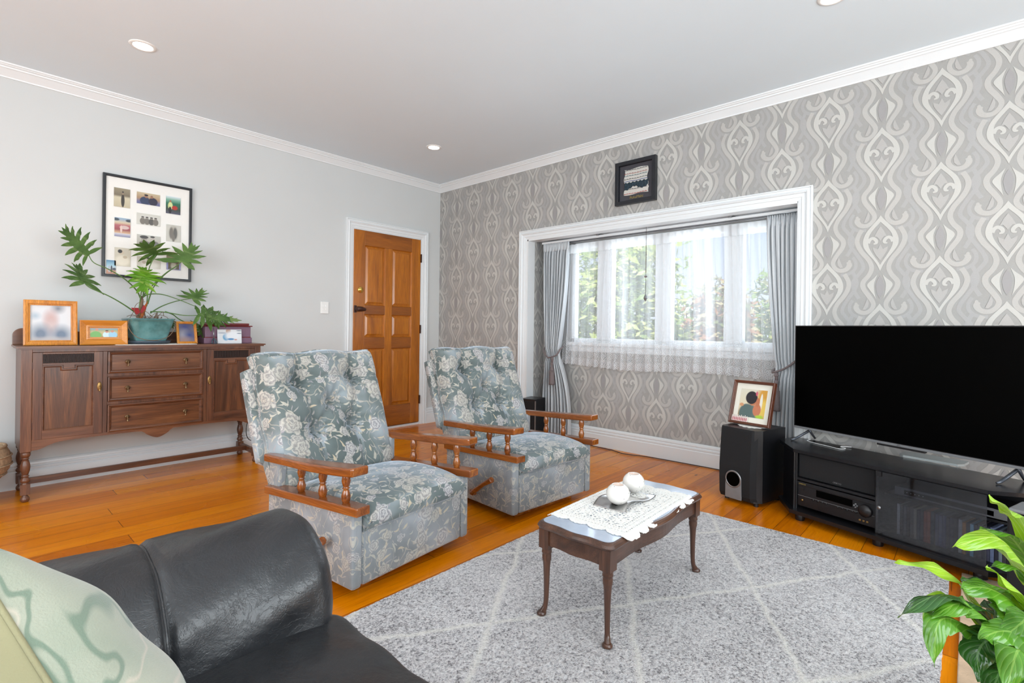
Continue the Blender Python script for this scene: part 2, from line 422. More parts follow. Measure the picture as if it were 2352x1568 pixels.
def m_sheer():
    m = NT('white net with lace border')
    uvc = m.coords('UV'); sp = m.node('ShaderNodeSeparateXYZ', inp={0: uvc}); U, Vv = sp.outputs[0], sp.outputs[1]
    # U in metres of cloth, V height above hem in metres
    den = m.noise(m.node('ShaderNodeCombineXYZ', inp={0: m.math('MULTIPLY', U, 9.0), 1: m.math('MULTIPLY', Vv, .4)}).outputs[0], 1.0, 3)
    a0 = m.math('ADD', .32, m.math('MULTIPLY', m.math('SUBTRACT', den, .45, clamp=True), 1.3))
    head = m.math('GREATER_THAN', Vv, 1.035)
    # lace: medallions in a band above the hem
    vo = m.node('ShaderNodeTexVoronoi', voronoi_dimensions='2D', inp={'Vector': uvc, 'Scale': 22.0, 'Randomness': .6})
    rings = m.math('GREATER_THAN', m.math('SINE', m.math('MULTIPLY', vo.outputs['Distance'], 26.0)), .1)
    band = m.math('ADD', .22, m.math('MULTIPLY', m.math('SINE', m.math('MULTIPLY', U, 27.0)), .05))
    inb = m.math('MULTIPLY', m.math('SUBTRACT', band, Vv), 14.0, clamp=True)
    # scallop rings along the hem
    fu = m.math('SUBTRACT', m.math('FRACT', m.math('DIVIDE', U, .065)), .5)
    dd = m.math('SQRT', m.math('ADD', m.math('POWER', m.math('MULTIPLY', fu, .065), 2.0), m.math('POWER', m.math('SUBTRACT', Vv, .035), 2.0)))
    hr = m.math('MULTIPLY', m.math('GREATER_THAN', m.math('SINE', m.math('MULTIPLY', dd, 520.0)), -.1), m.math('LESS_THAN', dd, .034))
    hem = m.math('MULTIPLY', m.math('LESS_THAN', Vv, .07), .55)
    lace = m.math('ADD', m.math('MULTIPLY', inb, m.math('ADD', .02, m.math('MULTIPLY', rings, .42))), m.math('MULTIPLY', hem, m.math('ADD', .15, m.math('MULTIPLY', hr, .8))))
    a0 = m.math('ADD', m.math('MULTIPLY', a0, m.math('SUBTRACT', 1.0, m.math('MULTIPLY', inb, .45))), m.math('MULTIPLY', inb, .12))
    al = m.math('ADD', m.math('ADD', a0, m.math('MULTIPLY', head, .5)), lace, clamp=True)
    al = m.math('MINIMUM', al, .90)
    dif = m.node('ShaderNodeBsdfDiffuse', inp={'Color': srgb(248, 248, 250)}); tr = m.node('ShaderNodeBsdfTranslucent', inp={'Color': srgb(250, 250, 252)})
    mx = m.node('ShaderNodeMixShader', inp={0: .5, 1: dif.outputs[0], 2: tr.outputs[0]})
    tp = m.node('ShaderNodeBsdfTransparent')
    fin = m.node('ShaderNodeMixShader', inp={0: al, 1: tp.outputs[0], 2: mx.outputs[0]})
    m.link(fin.outputs[0], m.out.inputs[0]); return m.mat
M_['sheer'] = m_sheer()

def m_glass(name, tint, gl):
    m = NT(name)
    tp = m.node('ShaderNodeBsdfTransparent', inp={0: tint}); g = m.node('ShaderNodeBsdfGlossy', inp={'Color': (1, 1, 1, 1), 'Roughness': .05})
    fr = m.node('ShaderNodeFresnel', inp={0: 1.45})
    fin = m.node('ShaderNodeMixShader', inp={0: m.math('MULTIPLY', fr.outputs[0], gl, clamp=True), 1: tp.outputs[0], 2: g.outputs[0]})
    m.link(fin.outputs[0], m.out.inputs[0]); return m.mat
M_['glass'] = m_glass('clear window glass', (.97, .98, .99, 1), .6)
M_['smoke'] = m_glass('smoked glass', (.62, .63, .68, 1), 1.8)

def m_leaf(name, c1, c2, vein, rough=.35, vs=5):
    m = NT(name); v = m.coords('UV'); sp = m.node('ShaderNodeSeparateXYZ', inp={0: v})
    n = m.noise(m.coords(scale=(1, 1, 1)), 12, 3)
    w = m.math('ABSOLUTE', m.math('SINE', m.math('ADD', m.math('MULTIPLY', sp.outputs[1], vs * 6.0), m.math('MULTIPLY', m.math('ABSOLUTE', m.math('SUBTRACT', sp.outputs[0], .5)), -16.0))))
    c = m.ramp(n, [(.3, c1), (.7, c2)])
    c = m.mix(m.math('MULTIPLY', m.math('LESS_THAN', w, .22), .35), c, vein)
    mid = m.math('LESS_THAN', m.math('ABSOLUTE', m.math('SUBTRACT', sp.outputs[0], .5)), .03)
    c = m.mix(m.math('MULTIPLY', mid, .6), c, vein)
    m.set(base=c, rough=rough, spec=.5)
    tr = m.node('ShaderNodeBsdfTranslucent', inp={'Color': c})
    mx = m.node('ShaderNodeMixShader', inp={0: .22, 1: m.b.outputs[0], 2: tr.outputs[0]}); m.link(mx.outputs[0], m.out.inputs[0])
    m.bump(w, .25, .003)
    return m.mat
M_['leafdark'] = m_leaf('philodendron leaf', srgb(66, 100, 44), srgb(100, 134, 66), srgb(140, 162, 98), .4)
M_['leafbright'] = m_leaf('young philodendron leaf', srgb(70, 130, 20), srgb(120, 170, 40), srgb(190, 200, 110), .3)
M_['lilyA'] = m_leaf('peace lily leaf', srgb(60, 116, 26), srgb(96, 150, 40), srgb(140, 180, 80), .22)
M_['lilyB'] = m_leaf('yellow green lily leaf', srgb(120, 168, 24), srgb(160, 196, 50), srgb(190, 214, 110), .25)
M_['lilyC'] = m_leaf('deep green lily leaf', srgb(32, 74, 24), srgb(60, 104, 44), srgb(110, 146, 90), .18)

def m_paper(name, col):
    m = NT(name); v = m.coords(scale=(1, 1, 1)); n = m.noise(v, 260, 2); b = m.noise(v, 2.0, 2)
    a = tuple(c * .95 for c in col[:3]) + (1,); d = tuple(min(1, c * 1.05) for c in col[:3]) + (1,)
    m.set(base=m.ramp(m.math('ADD', m.math('MULTIPLY', n, .5), m.math('MULTIPLY', b, .5)), [(.3, a), (.7, d)]), rough=.6, spec=.35); return m.mat
PAPER = [m_paper('wallpaper ground', srgb(162, 160, 157)), m_paper('wallpaper light', srgb(194, 192, 187)), m_paper('wallpaper band', srgb(183, 180, 176)),
         m_paper('wallpaper mid', srgb(177, 174, 171)), m_paper('wallpaper echo', srgb(169, 167, 166)), m_paper('wallpaper centre', srgb(158, 155, 155))]

def m_picture(name, base, blobs, rough=.35):
    """blobs: (u, v, ru, rv, softness, colour) painted in order"""
    m = NT(name); v = m.coords('UV'); c = base
    if isinstance(base, list):
        sp = m.node('ShaderNodeSeparateXYZ', inp={0: v}); c = m.ramp(sp.outputs[1], base)
    for (u, w, ru, rv, so, col) in blobs:
        d = m.node('ShaderNodeVectorMath', operation='SUBTRACT', inp={0: v, 1: (u, w, 0)})
        e = m.node('ShaderNodeVectorMath', operation='MULTIPLY', inp={0: d.outputs[0], 1: (1 / ru, 1 / rv, 0)})
        l = m.node('ShaderNodeVectorMath', operation='LENGTH', inp={0: e.outputs[0]})
        mr = m.node('ShaderNodeMapRange', inp={'Value': l.outputs['Value'], 'From Min': 1 - so, 'From Max': 1 + so, 'To Min': 1.0, 'To Max': 0.0})
        c = m.mix(mr.outputs[0], c, col)
    m.set(base=c, rough=rough); return m.mat

# ------------------------------------------------------------------ room constants
XB, YA, XW, ZC = 3.637, 4.417, 3.898, 2.62
X0, Y0 = -2.3, -2.3
OY0, OY1, OZ = .835, 3.124, 1.884      # bay opening in the patterned wall
ZCOR = 2.544

def struct(o, label=None):
    o['kind'] = 'structure'
    if label: o['label'] = label
    return o

m = MB(); m.box(X0 - .1, XB + .02, Y0 - .1, YA + .1, -.1, 0); m.box(XB + .02, XW + .1, OY0 - .1, OY1 + .1, -.1, 0)
struct(m.build('floor', M_['floor']))
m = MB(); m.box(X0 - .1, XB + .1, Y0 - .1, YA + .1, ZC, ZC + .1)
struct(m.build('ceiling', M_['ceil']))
# left wall with doorway
DX0, DX1, DZ = 2.563, 3.37, 1.992
m = MB(); m.box(X0 - .1, DX0, YA, YA + .1, 0, ZC); m.box(DX1, XB + .1, YA, YA + .1, 0, ZC); m.box(DX0, DX1, YA, YA + .1, DZ, ZC)
m.box(DX0 - .1, DX1 + .1, YA + .09, YA + .13, -.02, DZ + .1)
struct(m.build('wall_left', M_['wallpaint']))
# unseen walls with openings added to hold the daylight fill lamps
m = MB(); W0, W1, V0, V1 = -1.6, 2.6, .55, 2.15
m.box(X0, W0, Y0 - .1, Y0, 0, ZC); m.box(W1, XB + .1, Y0 - .1, Y0, 0, ZC); m.box(W0, W1, Y0 - .1, Y0, 0, V0); m.box(W0, W1, Y0 - .1, Y0, V1, ZC)
struct(m.build('wall_near', M_['wallpaint']))
m = MB(); U0, U1 = -1.6, 2.6
m.box(X0 - .1, X0, Y0 - .1, U0, 0, ZC); m.box(X0 - .1, X0, U1, YA + .1, 0, ZC); m.box(X0 - .1, X0, U0, U1, 0, V0); m.box(X0 - .1, X0, U0, U1, V1, ZC)
struct(m.build('wall_back', M_['wallpaint']))

# ---- wallpaper motif in units of .44 m, origin at the tip of the teardrop; (tone, polygons)
def strip(cl, wd, n=4):
    c = crom([(*p, w) for p, w in zip(cl, wd)], n)
    out = []; L = []
    for i, (x, y, w) in enumerate(c):
        a = c[max(0, i - 1)]; b = c[min(len(c) - 1, i + 1)]
        tx, ty = b[0] - a[0], b[1] - a[1]; l = math.hypot(tx, ty) or 1
        L.append(((x - ty / l * w, y + tx / l * w), (x + ty / l * w, y - tx / l * w)))
    for p, q in zip(L, L[1:]): out.append([p[0], p[1], q[1], q[0]])
    return out
def fan(poly):
    cx = sum(p[0] for p in poly) / len(poly); cy = sum(p[1] for p in poly) / len(poly)
    return [[(cx, cy), poly[i], poly[(i + 1) % len(poly)]] for i in range(len(poly))]
def between(A, B, n=3):
    A = crom(A, n); B = crom(B, n)
    return [[A[i], B[i], B[i + 1], A[i + 1]] for i in range(len(A) - 1)]
MOT = []
wave = [(.205, 1.0), (.252, .90), (.253, .81), (.205, .70), (.125, .585), (.092, .48), (.12, .385), (.185, .29), (.178, .20), (.115, .095), (.068, .0), (.088, -.075),
        (.15, -.122), (.225, -.108), (.262, -.05), (.245, -.004)]
ww = [.026, .027, .028, .028, .027, .027, .027, .029, .029, .028, .026, .026, .027, .029, .032, .022]
MOT.append((2, strip(wave, ww)))
MOT.append((2, fan([(.262 + .018 * math.cos(a), .0 + .02 * math.sin(a)) for a in [k * PI / 4 for k in range(8)]])))
echo = [(.30, 1.02), (.345, .9), (.335, .80), (.26, .67), (.20, .56), (.185, .48), (.235, .40), (.30, .30), (.285, .18), (.23, .07)]
MOT.append((4, strip(echo, [.022] * 10)))
echo2 = [(.16, -.185), (.25, -.175), (.325, -.11), (.335, -.02), (.30, .05)]
MOT.append((4, strip(echo2, [.02] * 5)))
outer = [(0, 0), (.035, -.055), (.10, -.135), (.16, -.22), (.192, -.32), (.185, -.41), (.135, -.50), (.075, -.585), (.03, -.665), (0, -.743)]
inner = [(0, -.089), (.03, -.125), (.075, -.18), (.115, -.245), (.132, -.315), (.128, -.40), (.10, -.475), (.06, -.55), (.025, -.61), (0, -.661)]
MOT.append((1, between(inner, outer)))
MOT.append((1, strip([(.135, -.36), (.115, -.315), (.08, -.30), (.048, -.33), (.045, -.365), (.075, -.375)], [.022, .02, .02, .02, .016, .008])))
MOT.append((3, fan([(0, -.145), (.035, -.205), (.07, -.285), (.04, -.28), (.015, -.315), (0, -.345)]) ))
MOT.append((3, fan([(0, -.382), (.028, -.45), (.083, -.418), (.075, -.47), (.04, -.54), (0, -.6)])))
lensA = [(.026, .388), (.075, .33), (.125, .28), (.138, .237), (.105, .175), (.065, .11), (.04, .058)]
lensB = [(.026, .388), (.045, .33), (.06, .28), (.064, .237), (.06, .175), (.05, .11), (.04, .058)]
MOT.append((1, between(lensB, lensA)))
MOT.append((5, fan([(0, .37), (.03, .31), (.046, .23), (.03, .13), (0, .065)])))
MOT.append((3, fan([(.135, .07), (.118, .01), (.125, -.045), (.155, -.082), (.188, -.08), (.165, -.02)])))

def clip(poly, x0, x1, y0, y1):
    for ax, lim, sg in ((0, x0, 1), (0, x1, -1), (1, y0, 1), (1, y1, -1)):
        out = []
        for i in range(len(poly)):
            a, b = poly[i - 1], poly[i]
            da, db = sg * (a[ax] - lim), sg * (b[ax] - lim)
            if (da >= 0) != (db >= 0):
                t = da / (da - db); out.append(tuple(a[k] + (b[k] - a[k]) * t for k in (0, 1)))
            if db >= 0: out.append(b)
        poly = out
        if len(poly) < 3: return []
    return poly

def wallpaper(mb, rects, to3, c0, pitch, z0, rep=.516, S=.44):
    """rects in wall coords (u, z); to3(u, z, out) -> xyz; c0 = a column centre whose tips sit at z0 + k*rep"""
    for (u0, u1, v0, v1) in rects:
        mb.add([to3(u0, v0, 0), to3(u1, v0, 0), to3(u1, v1, 0), to3(u0, v1, 0)], [(0, 1, 2, 3)], 0)
        k0 = int(math.floor((u0 - c0) / pitch)) - 1; k1 = int(math.ceil((u1 - c0) / pitch)) + 1
        for k in range(k0, k1 + 1):
            uc = c0 + k * pitch; zz = z0 + (rep / 2 if k % 2 else 0)
            j0 = int(math.floor((v0 - zz) / rep)) - 1; j1 = int(math.ceil((v1 - zz) / rep)) + 1
            for j in range(j0, j1 + 1):
                zt = zz + j * rep
                for mi_, (tone, polys) in enumerate(MOT):
                    for pl in polys:
                        for s in (1, -1):
                            off = {4: .0003, 2: .0008, 1: .0013, 3: .0016, 5: .0013}[tone] + .00004 * mi_ + (.00010 if s > 0 else 0) + (.00020 if k % 2 else 0) * (tone in (4, 2))
                            q = clip([(uc + s * x * S, zt + y * S) for x, y in pl], u0, u1, v0, v1)
                            if q: mb.add([to3(u, z, off) for u, z in q], [tuple(range(len(q)))], tone)

m = MB()
m.box(XB, XB + .1, Y0 - .1, OY0, 0, ZC); m.box(XB, XB + .1, OY1, YA + .1, 0, ZC); m.box(XB, XB + .1, OY0, OY1, OZ, ZC)
wallpaper(m, [(-1.5, OY0, .0, ZC), (OY0, OY1, OZ, ZC), (OY1, YA, 0, ZC)], lambda u, z, o: (XB - .0005 - o, u, z), .403, .2665, 1.733)
struct(m.build('wall_right', PAPER))
# bay walls (back wall with window opening, sides, bay ceiling)
WY0, WY1, WZ0, WZ1 = .90, 2.80, .925, 1.85
m = MB()
m.box(XW, XW + .1, OY0 - .1, OY1 + .1, 0, WZ0); m.box(XW, XW + .1, OY0 - .1, OY1 + .1, WZ1, ZC)
m.box(XW, XW + .1, OY0 - .1, WY0, WZ0, WZ1); m.box(XW, XW + .1, WY1, OY1 + .1, WZ0, WZ1)
m.box(XB + .1, XW, OY1, OY1 + .1, 0, ZC); m.box(XB + .1, XW, OY0 - .1, OY0, 0, ZC)
wallpaper(m, [(OY0, OY1, 0, WZ0), (OY0, WY0, WZ0, WZ1), (WY1, OY1, WZ0, WZ1)], lambda u, z, o: (XW - .0005 - o, u, z), 1.925, .2555, .486)
wallpaper(m, [(XB + .09, XW, 0, OZ)], lambda u, z, o: (u, OY1 - .0005 - o, z), 3.80, .2555, 1.773 - .516)
wallpaper(m, [(XB + .09, XW, 0, OZ)], lambda u, z, o: (u, OY0 + .0005 + o, z), 3.80, .2555, 1.773 - .516)
struct(m.build('wall_bay', PAPER))
m = MB(); m.box(XB + .01, XW + .02, OY0 - .02, OY1 + .02, OZ, OZ + .04)
mc = NT('embossed white bay ceiling'); nn = mc.noise(mc.coords(scale=(6, 2.2, 1)), 2.2, 3, .5, 2.5)
mc.set(base=srgb(226, 228, 232), rough=.6); mc.bump(mc.math('SINE', mc.math('MULTIPLY', nn, 60)), .5, .006)
struct(m.build('ceiling_bay', mc.mat))

# ---- mouldings: sweep a profile along a polyline with mitred corners
def sweep(mb, path, prof, n, closed=False, mi=0):
    """path: 3D points in one plane with normal n; prof: [(a, b)] a = across (t x n side), b = along n"""
    n = Vector(n); P = [Vector(p) for p in path]; N = len(P); vs = []
    for i, p in enumerate(P):
        t0 = (P[i] - P[i - 1]).normalized() if (i > 0 or closed) else None
        t1 = (P[(i + 1) % N] - P[i]).normalized() if (i < N - 1 or closed) else None
        if t0 is None: t0 = t1
        if t1 is None: t1 = t0
        s0, s1 = t0.cross(n), t1.cross(n)
        s = (s0 + s1); s = s / (1 + s0.dot(s1)) if (1 + s0.dot(s1)) > 1e-4 else s0
        for a, b in prof: vs.append(tuple(p + s * a + n * b))
    K = len(prof); fs = []
    for i in range(N if closed else N - 1):
        j = (i + 1) % N
        for k in range(K - 1): fs.append((i * K + k, i * K + k + 1, j * K + k + 1, j * K + k))
    if not closed: fs += [tuple(range(K)), tuple(range((N - 1) * K, N * K))[::-1]]
    mb.add(vs, fs, mi)

cor = [(0, 0), (0, .076), (.008, .076), (.010, .068), (.022, .052), (.036, .034), (.040, .030), (.046, .028), (.048, .020), (.056, .017), (.060, .010), (.066, .008), (.068, 0)]
m = MB()
sweep(m, [(XB, Y0, ZC), (XB, YA, ZC), (X0, YA, ZC)], cor, (0, 0, -1))
struct(m.build('trim_1', M_['trim']), 'white cornice under the ceiling')
base = [(0, 0), (.026, 0), (.026, .105), (.020, .112), (.024, .118), (.024, .128), (.016, .134), (.016, .139), (.020, .144), (.018, .155), (.010, .165), (0, .165)]
def skirting(name, pts):
    m = MB(); sweep(m, pts, base, (0, 0, 1)); return struct(m.build(name, M_['trim']))
skirting('baseboard_left', [(X0, YA, 0), (DX0 - .08, YA, 0)])
skirting('baseboard_corner', [(DX1 + .09, YA, 0), (XB, YA, 0), (XB, OY1 + .09, 0)])
skirting('baseboard_bay', [(XB + .09, OY1, 0), (XW, OY1, 0), (XW, OY0, 0), (XB + .09, OY0, 0)])
skirting('baseboard_right', [(XB, OY0 - .09, 0), (XB, Y0, 0)])
arch = [(0, 0), (0, .022), (.008, .024), (.010, .016), (.020, .016), (.030, .024), (.038, .020), (.040, .012), (.062, .012), (.064, .008), (.078, .006), (.086, .004), (.086, 0)]
# bay opening architrave + white jamb lining
m = MB(); A0, A1, AZ = OY0 - .085, OY1 + .09, OZ + .086
sweep(m, [(XB, A1, 0), (XB, A1, AZ), (XB, A0, AZ), (XB, A0, 0)], [(a, b) for a, b in arch], (-1, 0, 0))
m.box(XB - .004, XB + .095, OY1 - .012, OY1 + .006, 0, OZ); m.box(XB - .004, XB + .095, OY0 - .006, OY0 + .004, 0, OZ); m.box(XB - .004, XB + .095, OY0, OY1, OZ - .012, OZ + .004)
struct(m.build('trim_2', M_['trim']), 'white architrave round the window bay')
m = MB()
sweep(m, [(DX0 - .078, YA, 0), (DX0 - .078, YA, DZ + .088), (DX1 + .09, YA, DZ + .088), (DX1 + .09, YA, 0)], [(a, b) for a, b in arch], (0, -1, 0))
m.box(DX0 - .001, DX0 + .006, YA - .004, YA + .09, 0, DZ); m.box(DX1 - .006, DX1 + .001, YA - .004, YA + .09, 0, DZ); m.box(DX0, DX1, YA - .004, YA + .09, DZ - .006, DZ)
m.box(DX0, DX1, YA + .0, YA + .09, 0, .022)
struct(m.build('trim_3', M_['trim']), 'white architrave round the wooden door')

# ------------------------------------------------------------------ door
d = empty('door_1', (0, 0, 0)); d['kind'] = 'structure'; d['label'] = 'closed amber timber door with six raised panels'
yf = YA - .012
xs = [2.571, 2.69, 2.922, 3.006, 3.250, 3.364]
zr = [.03, .243, .827, .94, 1.166, 1.255, 1.84, 1.983]
m = MB()
m.box(xs[0], xs[1], yf, yf + .04, zr[0], zr[7]); m.box(xs[4], xs[5], yf, yf + .04, zr[0], zr[7]); m.box(xs[2], xs[3], yf, yf + .04, zr[1], zr[6])
m.build('stile', M_['door'], d, .002)
m = MB()
for a, b in ((0, 1), (2, 3), (4, 5), (6, 7)): m.box(xs[1], xs[4], yf + .0005, yf + .04, zr[a], zr[b])
m.build('rail', M_['doorh'], d, .002)
for a, b in ((1, 2), (3, 4), (5, 6)):
    for c, e in ((1, 2), (3, 4)):
        m = MB(); x0, x1, z0, z1 = xs[c], xs[e], zr[a], zr[b]
        def ringm(i0, y0_, i1, y1_):
            A = [(x0 + i0, y0_, z0 + i0), (x1 - i0, y0_, z0 + i0), (x1 - i0, y0_, z1 - i0), (x0 + i0, y0_, z1 - i0)]
            B = [(x0 + i1, y1_, z0 + i1), (x1 - i1, y1_, z0 + i1), (x1 - i1, y1_, z1 - i1), (x0 + i1, y1_, z1 - i1)]
            m.add(A + B, [(k, (k + 1) % 4, 4 + (k + 1) % 4, 4 + k) for k in range(4)])
            return B
        ringm(0, yf + .001, .008, yf + .014); ringm(.008, yf + .014, .014, yf + .014); B = ringm(.014, yf + .014, .034, yf + .004)
        m.add(B, [(0, 1, 2, 3)])
        m.build('door_panel', M_['door'], d)
m = MB(); m.lathe([(.031, 0), (.031, .006), (.025, .012), (.016, .014), (.015, .018), (0, .019)], n=24, axis='y', M=Matrix.Translation((2.643, yf, 1.401)) @ Matrix.Scale(-1, 4, (0, 1, 0)))
m.build('deadlock', M_['bright brass'], d)
m = MB(); m.box(2.572, 2.60, yf - .012, yf, 1.178, 1.248)
m.tube([(2.59, yf - .02, 1.213), (2.60, yf - .045, 1.213), (2.63, yf - .05, 1.213), (2.675, yf - .045, 1.209)], [.022, .026, .024, .014], 12)
m.build('door_handle', M_['bronze'], d, .004)
for z in (1.786, 1.025, .27):
    m = MB(); m.box(3.359, 3.371, yf - .012, yf + .002, z - .045, z + .045); m.build('hinge', M_['bronze'], d)

# light switch
t = empty('light_switch', (2.281, YA, 1.213), 0, 'white four-gang light switch on the grey wall left of the door', 'switch')
m = MB(); m.box(-.038, .038, -.010, 0, -.054, .054); m.build('plate', M_['white'], t, .003)
for a in (-.014, .014):
    for b in (-.016, .016):
        m = MB(); m.box(a - .006, a + .006, -.013, -.009, b - .009, b + .009); m.build('rocker', M_['white'], t, .001)

# ------------------------------------------------------------------ window
w = empty('window_1', (0, 0, 0)); w['kind'] = 'structure'; w['label'] = 'white framed window of four panes behind the net curtain'
m = MB(); xi, xo = XW + .015, XW + .075
m.box(xi, xo, WY0, .945, WZ0, WZ1); m.box(xi, xo, 2.765, WY1, WZ0, WZ1); m.box(xi, xo, WY0, WY1, 1.80, WZ1); m.box(xi, xo, WY0, WY1, WZ0, .963)
for a, b in ((2.365, 2.515), (1.811, 1.952), (1.256, 1.392)): m.box(xi - .01, xo, a, b, .95, 1.81)
m.build('frame', M_['trim'], w, .003)
for a, b in ((2.515, 2.765), (1.952, 2.365), (1.392, 1.811), (.945, 1.256)):
    m = MB(); m.box(XW + .045, XW + .049, a, b, .96, 1.80); m.build('pane', M_['glass'], w)
m = MB(); m.box(XW - .03, XW + .03, WY0 - .03, WY1 + .03, .895, .928); m.box(XW - .012, XW, WY0 - .01, WY1 + .01, .84, .895)
m.build('sill', M_['trim'], w, .004)
# eave brackets seen through the top of the panes
for y in (2.22, 1.66, 1.10):
    m = MB(); m.add([(XW + .35, y, 2.0), (XW + .35, y + .10, 2.0), (XW + .35, y + .02, 1.83), (XW + .35, y + .0, 1.83)], [(0, 1, 2, 3)])
    m.add([(XW + .37, y, 2.0), (XW + .37, y + .10, 2.0), (XW + .37, y + .02, 1.83), (XW + .37, y + .0, 1.83)], [(3, 2, 1, 0), ])
    b_ = m.build('eave_bracket', M_['trim'], w, solid=.02)
m = MB(); m.box(XW + .1, XW + .75, -.5, 4.5, 1.98, 2.05); struct(m.build('eaves', M_['trim']))

# ------------------------------------------------------------------ curtains
t = empty('curtain_rail', (0, 0, 0), 0, 'white double curtain rail across the top of the window bay', 'curtain rail')
m = MB(); m.box(3.755, 3.778, OY0 + .004, 3.045, 1.848, 1.866); m.build('front_track', M_['trim'], t, .002)
m = MB(); m.box(3.818, 3.834, OY0 + .004, 3.02, 1.842, 1.858); m.build('rear_track', M_['silver'], t, .002)
for y in (2.42, 1.30):
    m = MB(); m.box(3.745, 3.84, y - .012, y + .012, 1.862, 1.884); m.build('bracket', M_['silver'], t)

def drape(name, ya, yb, ytie0, ytie1, yb0, yb1, zt, ztie, x, nf, label, sgn):
    """ya..yb width at top, ytie at tie-back, yb0..yb1 at the floor"""
    t = empty(name, (0, 0, 0), 0, label, 'curtain', 'grey curtains at the window bay')
    m = MB(); rnd = random.Random(nf); ph = [rnd.uniform(-.4, .4) for _ in range(nf + 2)]
    def f(u, v):
        z = zt - v * (zt - .012)
        s = max(0, min(1, (zt - z) / (zt - ztie)))
        if z >= ztie:
            k = s * s * (3 - 2 * s) if sgn else s
            k = s ** 1.5
            a = ya + (ytie0 - ya) * k; b = yb + (ytie1 - yb) * k
        else:
            s2 = (ztie - z) / ztie; k = 1 - (1 - min(1, s2 * 1.4)) ** 2
            a = ytie0 + (yb0 - ytie0) * k; b = ytie1 + (yb1 - ytie1) * k
        wdt = abs(b - a); pinch = .6 if abs(z - ztie) < .05 else 1
        amp = min(.040, .010 + .028 * min(1, (zt - z) / .10)) * pinch
        ang = u * nf * 2 * PI + ph[int(u * nf)] * .6
        y = a + (b - a) * u + .22 * wdt / nf * math.sin(ang * 1 + 1.3)
        xx = x + amp * math.sin(ang) + .006 * math.sin(ang * 2.3 + z * 5) + .012 * (1 - pinch)
        return (xx, y, z)
    m.grid(f, nf * 12 + 1, 44)
    c = m.build('cloth', M_['curtain'], t, solid=.003)
    for l in c.data.loops:
        i = l.vertex_index; c.data.uv_layers[0].data[l.index].uv = ((i % (nf * 12 + 1)) / (nf * 12) * 1.2, (i // (nf * 12 + 1)) / 44)
    # gathered heading tape
    m = MB(); m.grid(lambda u, v: (x - .006 + .013 * math.sin(u * nf * 4 * PI), ya + (yb - ya) * u, zt + .01 - .075 * v), nf * 14, 4)
    m.build('heading', M_['curtain'], t, solid=.004)
    return t
drape('curtain', 3.035, 2.735, 2.985, 2.835, 3.03, 2.70, 1.838, .80, 3.775, 9, 'blue grey curtain at the left side of the window bay, gathered by a cord', 1)
drape('curtain', .845, 1.052, .85, .985, .845, 1.03, 1.828, .79, 3.765, 7, 'blue grey curtain at the right side of the window bay, partly behind the television', 0)

def tieback(y0, y1, ytas, zt, x, label, ywall):
    t = empty('curtain_tieback', (0, 0, 0), 0, label, 'tie-back', 'tasselled cords of the curtains')
    m = MB(); pts = []
    if ywall > y1:
        ring = [(x + .05, y1 + .02, zt + .10), (x, y1 + .01, zt + .05), (x - .03, (y0 + y1) / 2 + .03, zt + .0), (x - .035, (y0 + y1) / 2, zt - .005), (x - .03, y0 + .01, zt + .02), (x + .0, y0 - .01, zt + .07), (x + .05, y0 - .01, zt + .10)]
    else:
        ring = [(x + .05, y1 + .01, zt + .02), (x - .02, y1 + .005, zt + .0), (x - .035, (y0 + y1) / 2, zt + .03), (x - .02, y0 - .0, zt + .09), (x + .05, y0 - .015, zt + .13)]
    m.tube(crom(ring, 6), .007, 8); m.build('cord', M_['rope'], t)
    m = MB(); m.tube([(x - .035, ytas, zt), (x - .04, ytas, zt - .05)], .011, 10); m.lathe([(.0, 0), (.012, .004), (.016, .012), (.012, .02), (0, .024)], n=12, M=Matrix.Translation((x - .04, ytas, zt - .03)))
    m.build('knot', M_['rope'], t)
    m = MB(); M = Matrix.Translation((x - .042, ytas, zt - .25))
    m.lathe([(.026, 0), (.027, .02), (.023, .10), (.016, .15), (.009, .165), (.014, .185), (.014, .195), (.005, .205)], n=18, M=M)
    for k in range(18):
        a = k * PI / 9; m.tube([(x - .042 + .024 * math.cos(a), ytas + .024 * math.sin(a), zt - .255), (x - .042 + .019 * math.cos(a), ytas + .019 * math.sin(a), zt - .12)], .0035, 5)
    m.build('tassel', M_['rope'], t)
tieback(2.815, 2.99, 2.865, .785, 3.745, 'mauve grey cord tie-back with tassel on the left curtain', 4)
tieback(.85, .99, .966, .77, 3.735, 'mauve grey cord tie-back with tassel on the curtain beside the television', 0)

# net curtain with lace hem
NF = 27
def fsheer(u, v):
    y = 2.80 + (.965 - 2.80) * u + .018 * math.sin(v * 2.2) * (1 if u < .5 else -1) * 0
    hem = .712 + .012 * math.cos(u * 9) - .006 * abs(math.sin(u * 30 * PI))
    z = 1.83 - v * (1.83 - hem)
    a = u * NF * 2 * PI + 1.6 * math.sin(u * 23)
    amp = .006 + .020 * min(1, v * 2.5) * (.6 + .4 * math.sin(u * 31 + 1))
    spread = (v * .05) * (1 - 2 * u)
    return (3.845 + amp * math.sin(a), y + spread + .012 * min(1, v * 3) * math.sin(a * 1.0 + 1.2), z)
m = MB(); m.grid(fsheer, NF * 14 + 1, 40)
o = m.build('net_curtain', M_['sheer'])
for l in o.data.loops:
    i = l.vertex_index; u = (i % (NF * 14 + 1)) / (NF * 14); v = (i // (NF * 14 + 1)) / 39
    o.data.uv_layers[0].data[l.index].uv = (u * 2.9, (1 - v) * 1.118)
tag(o, 'white net curtain with lace hem hanging across the window', 'net curtain')
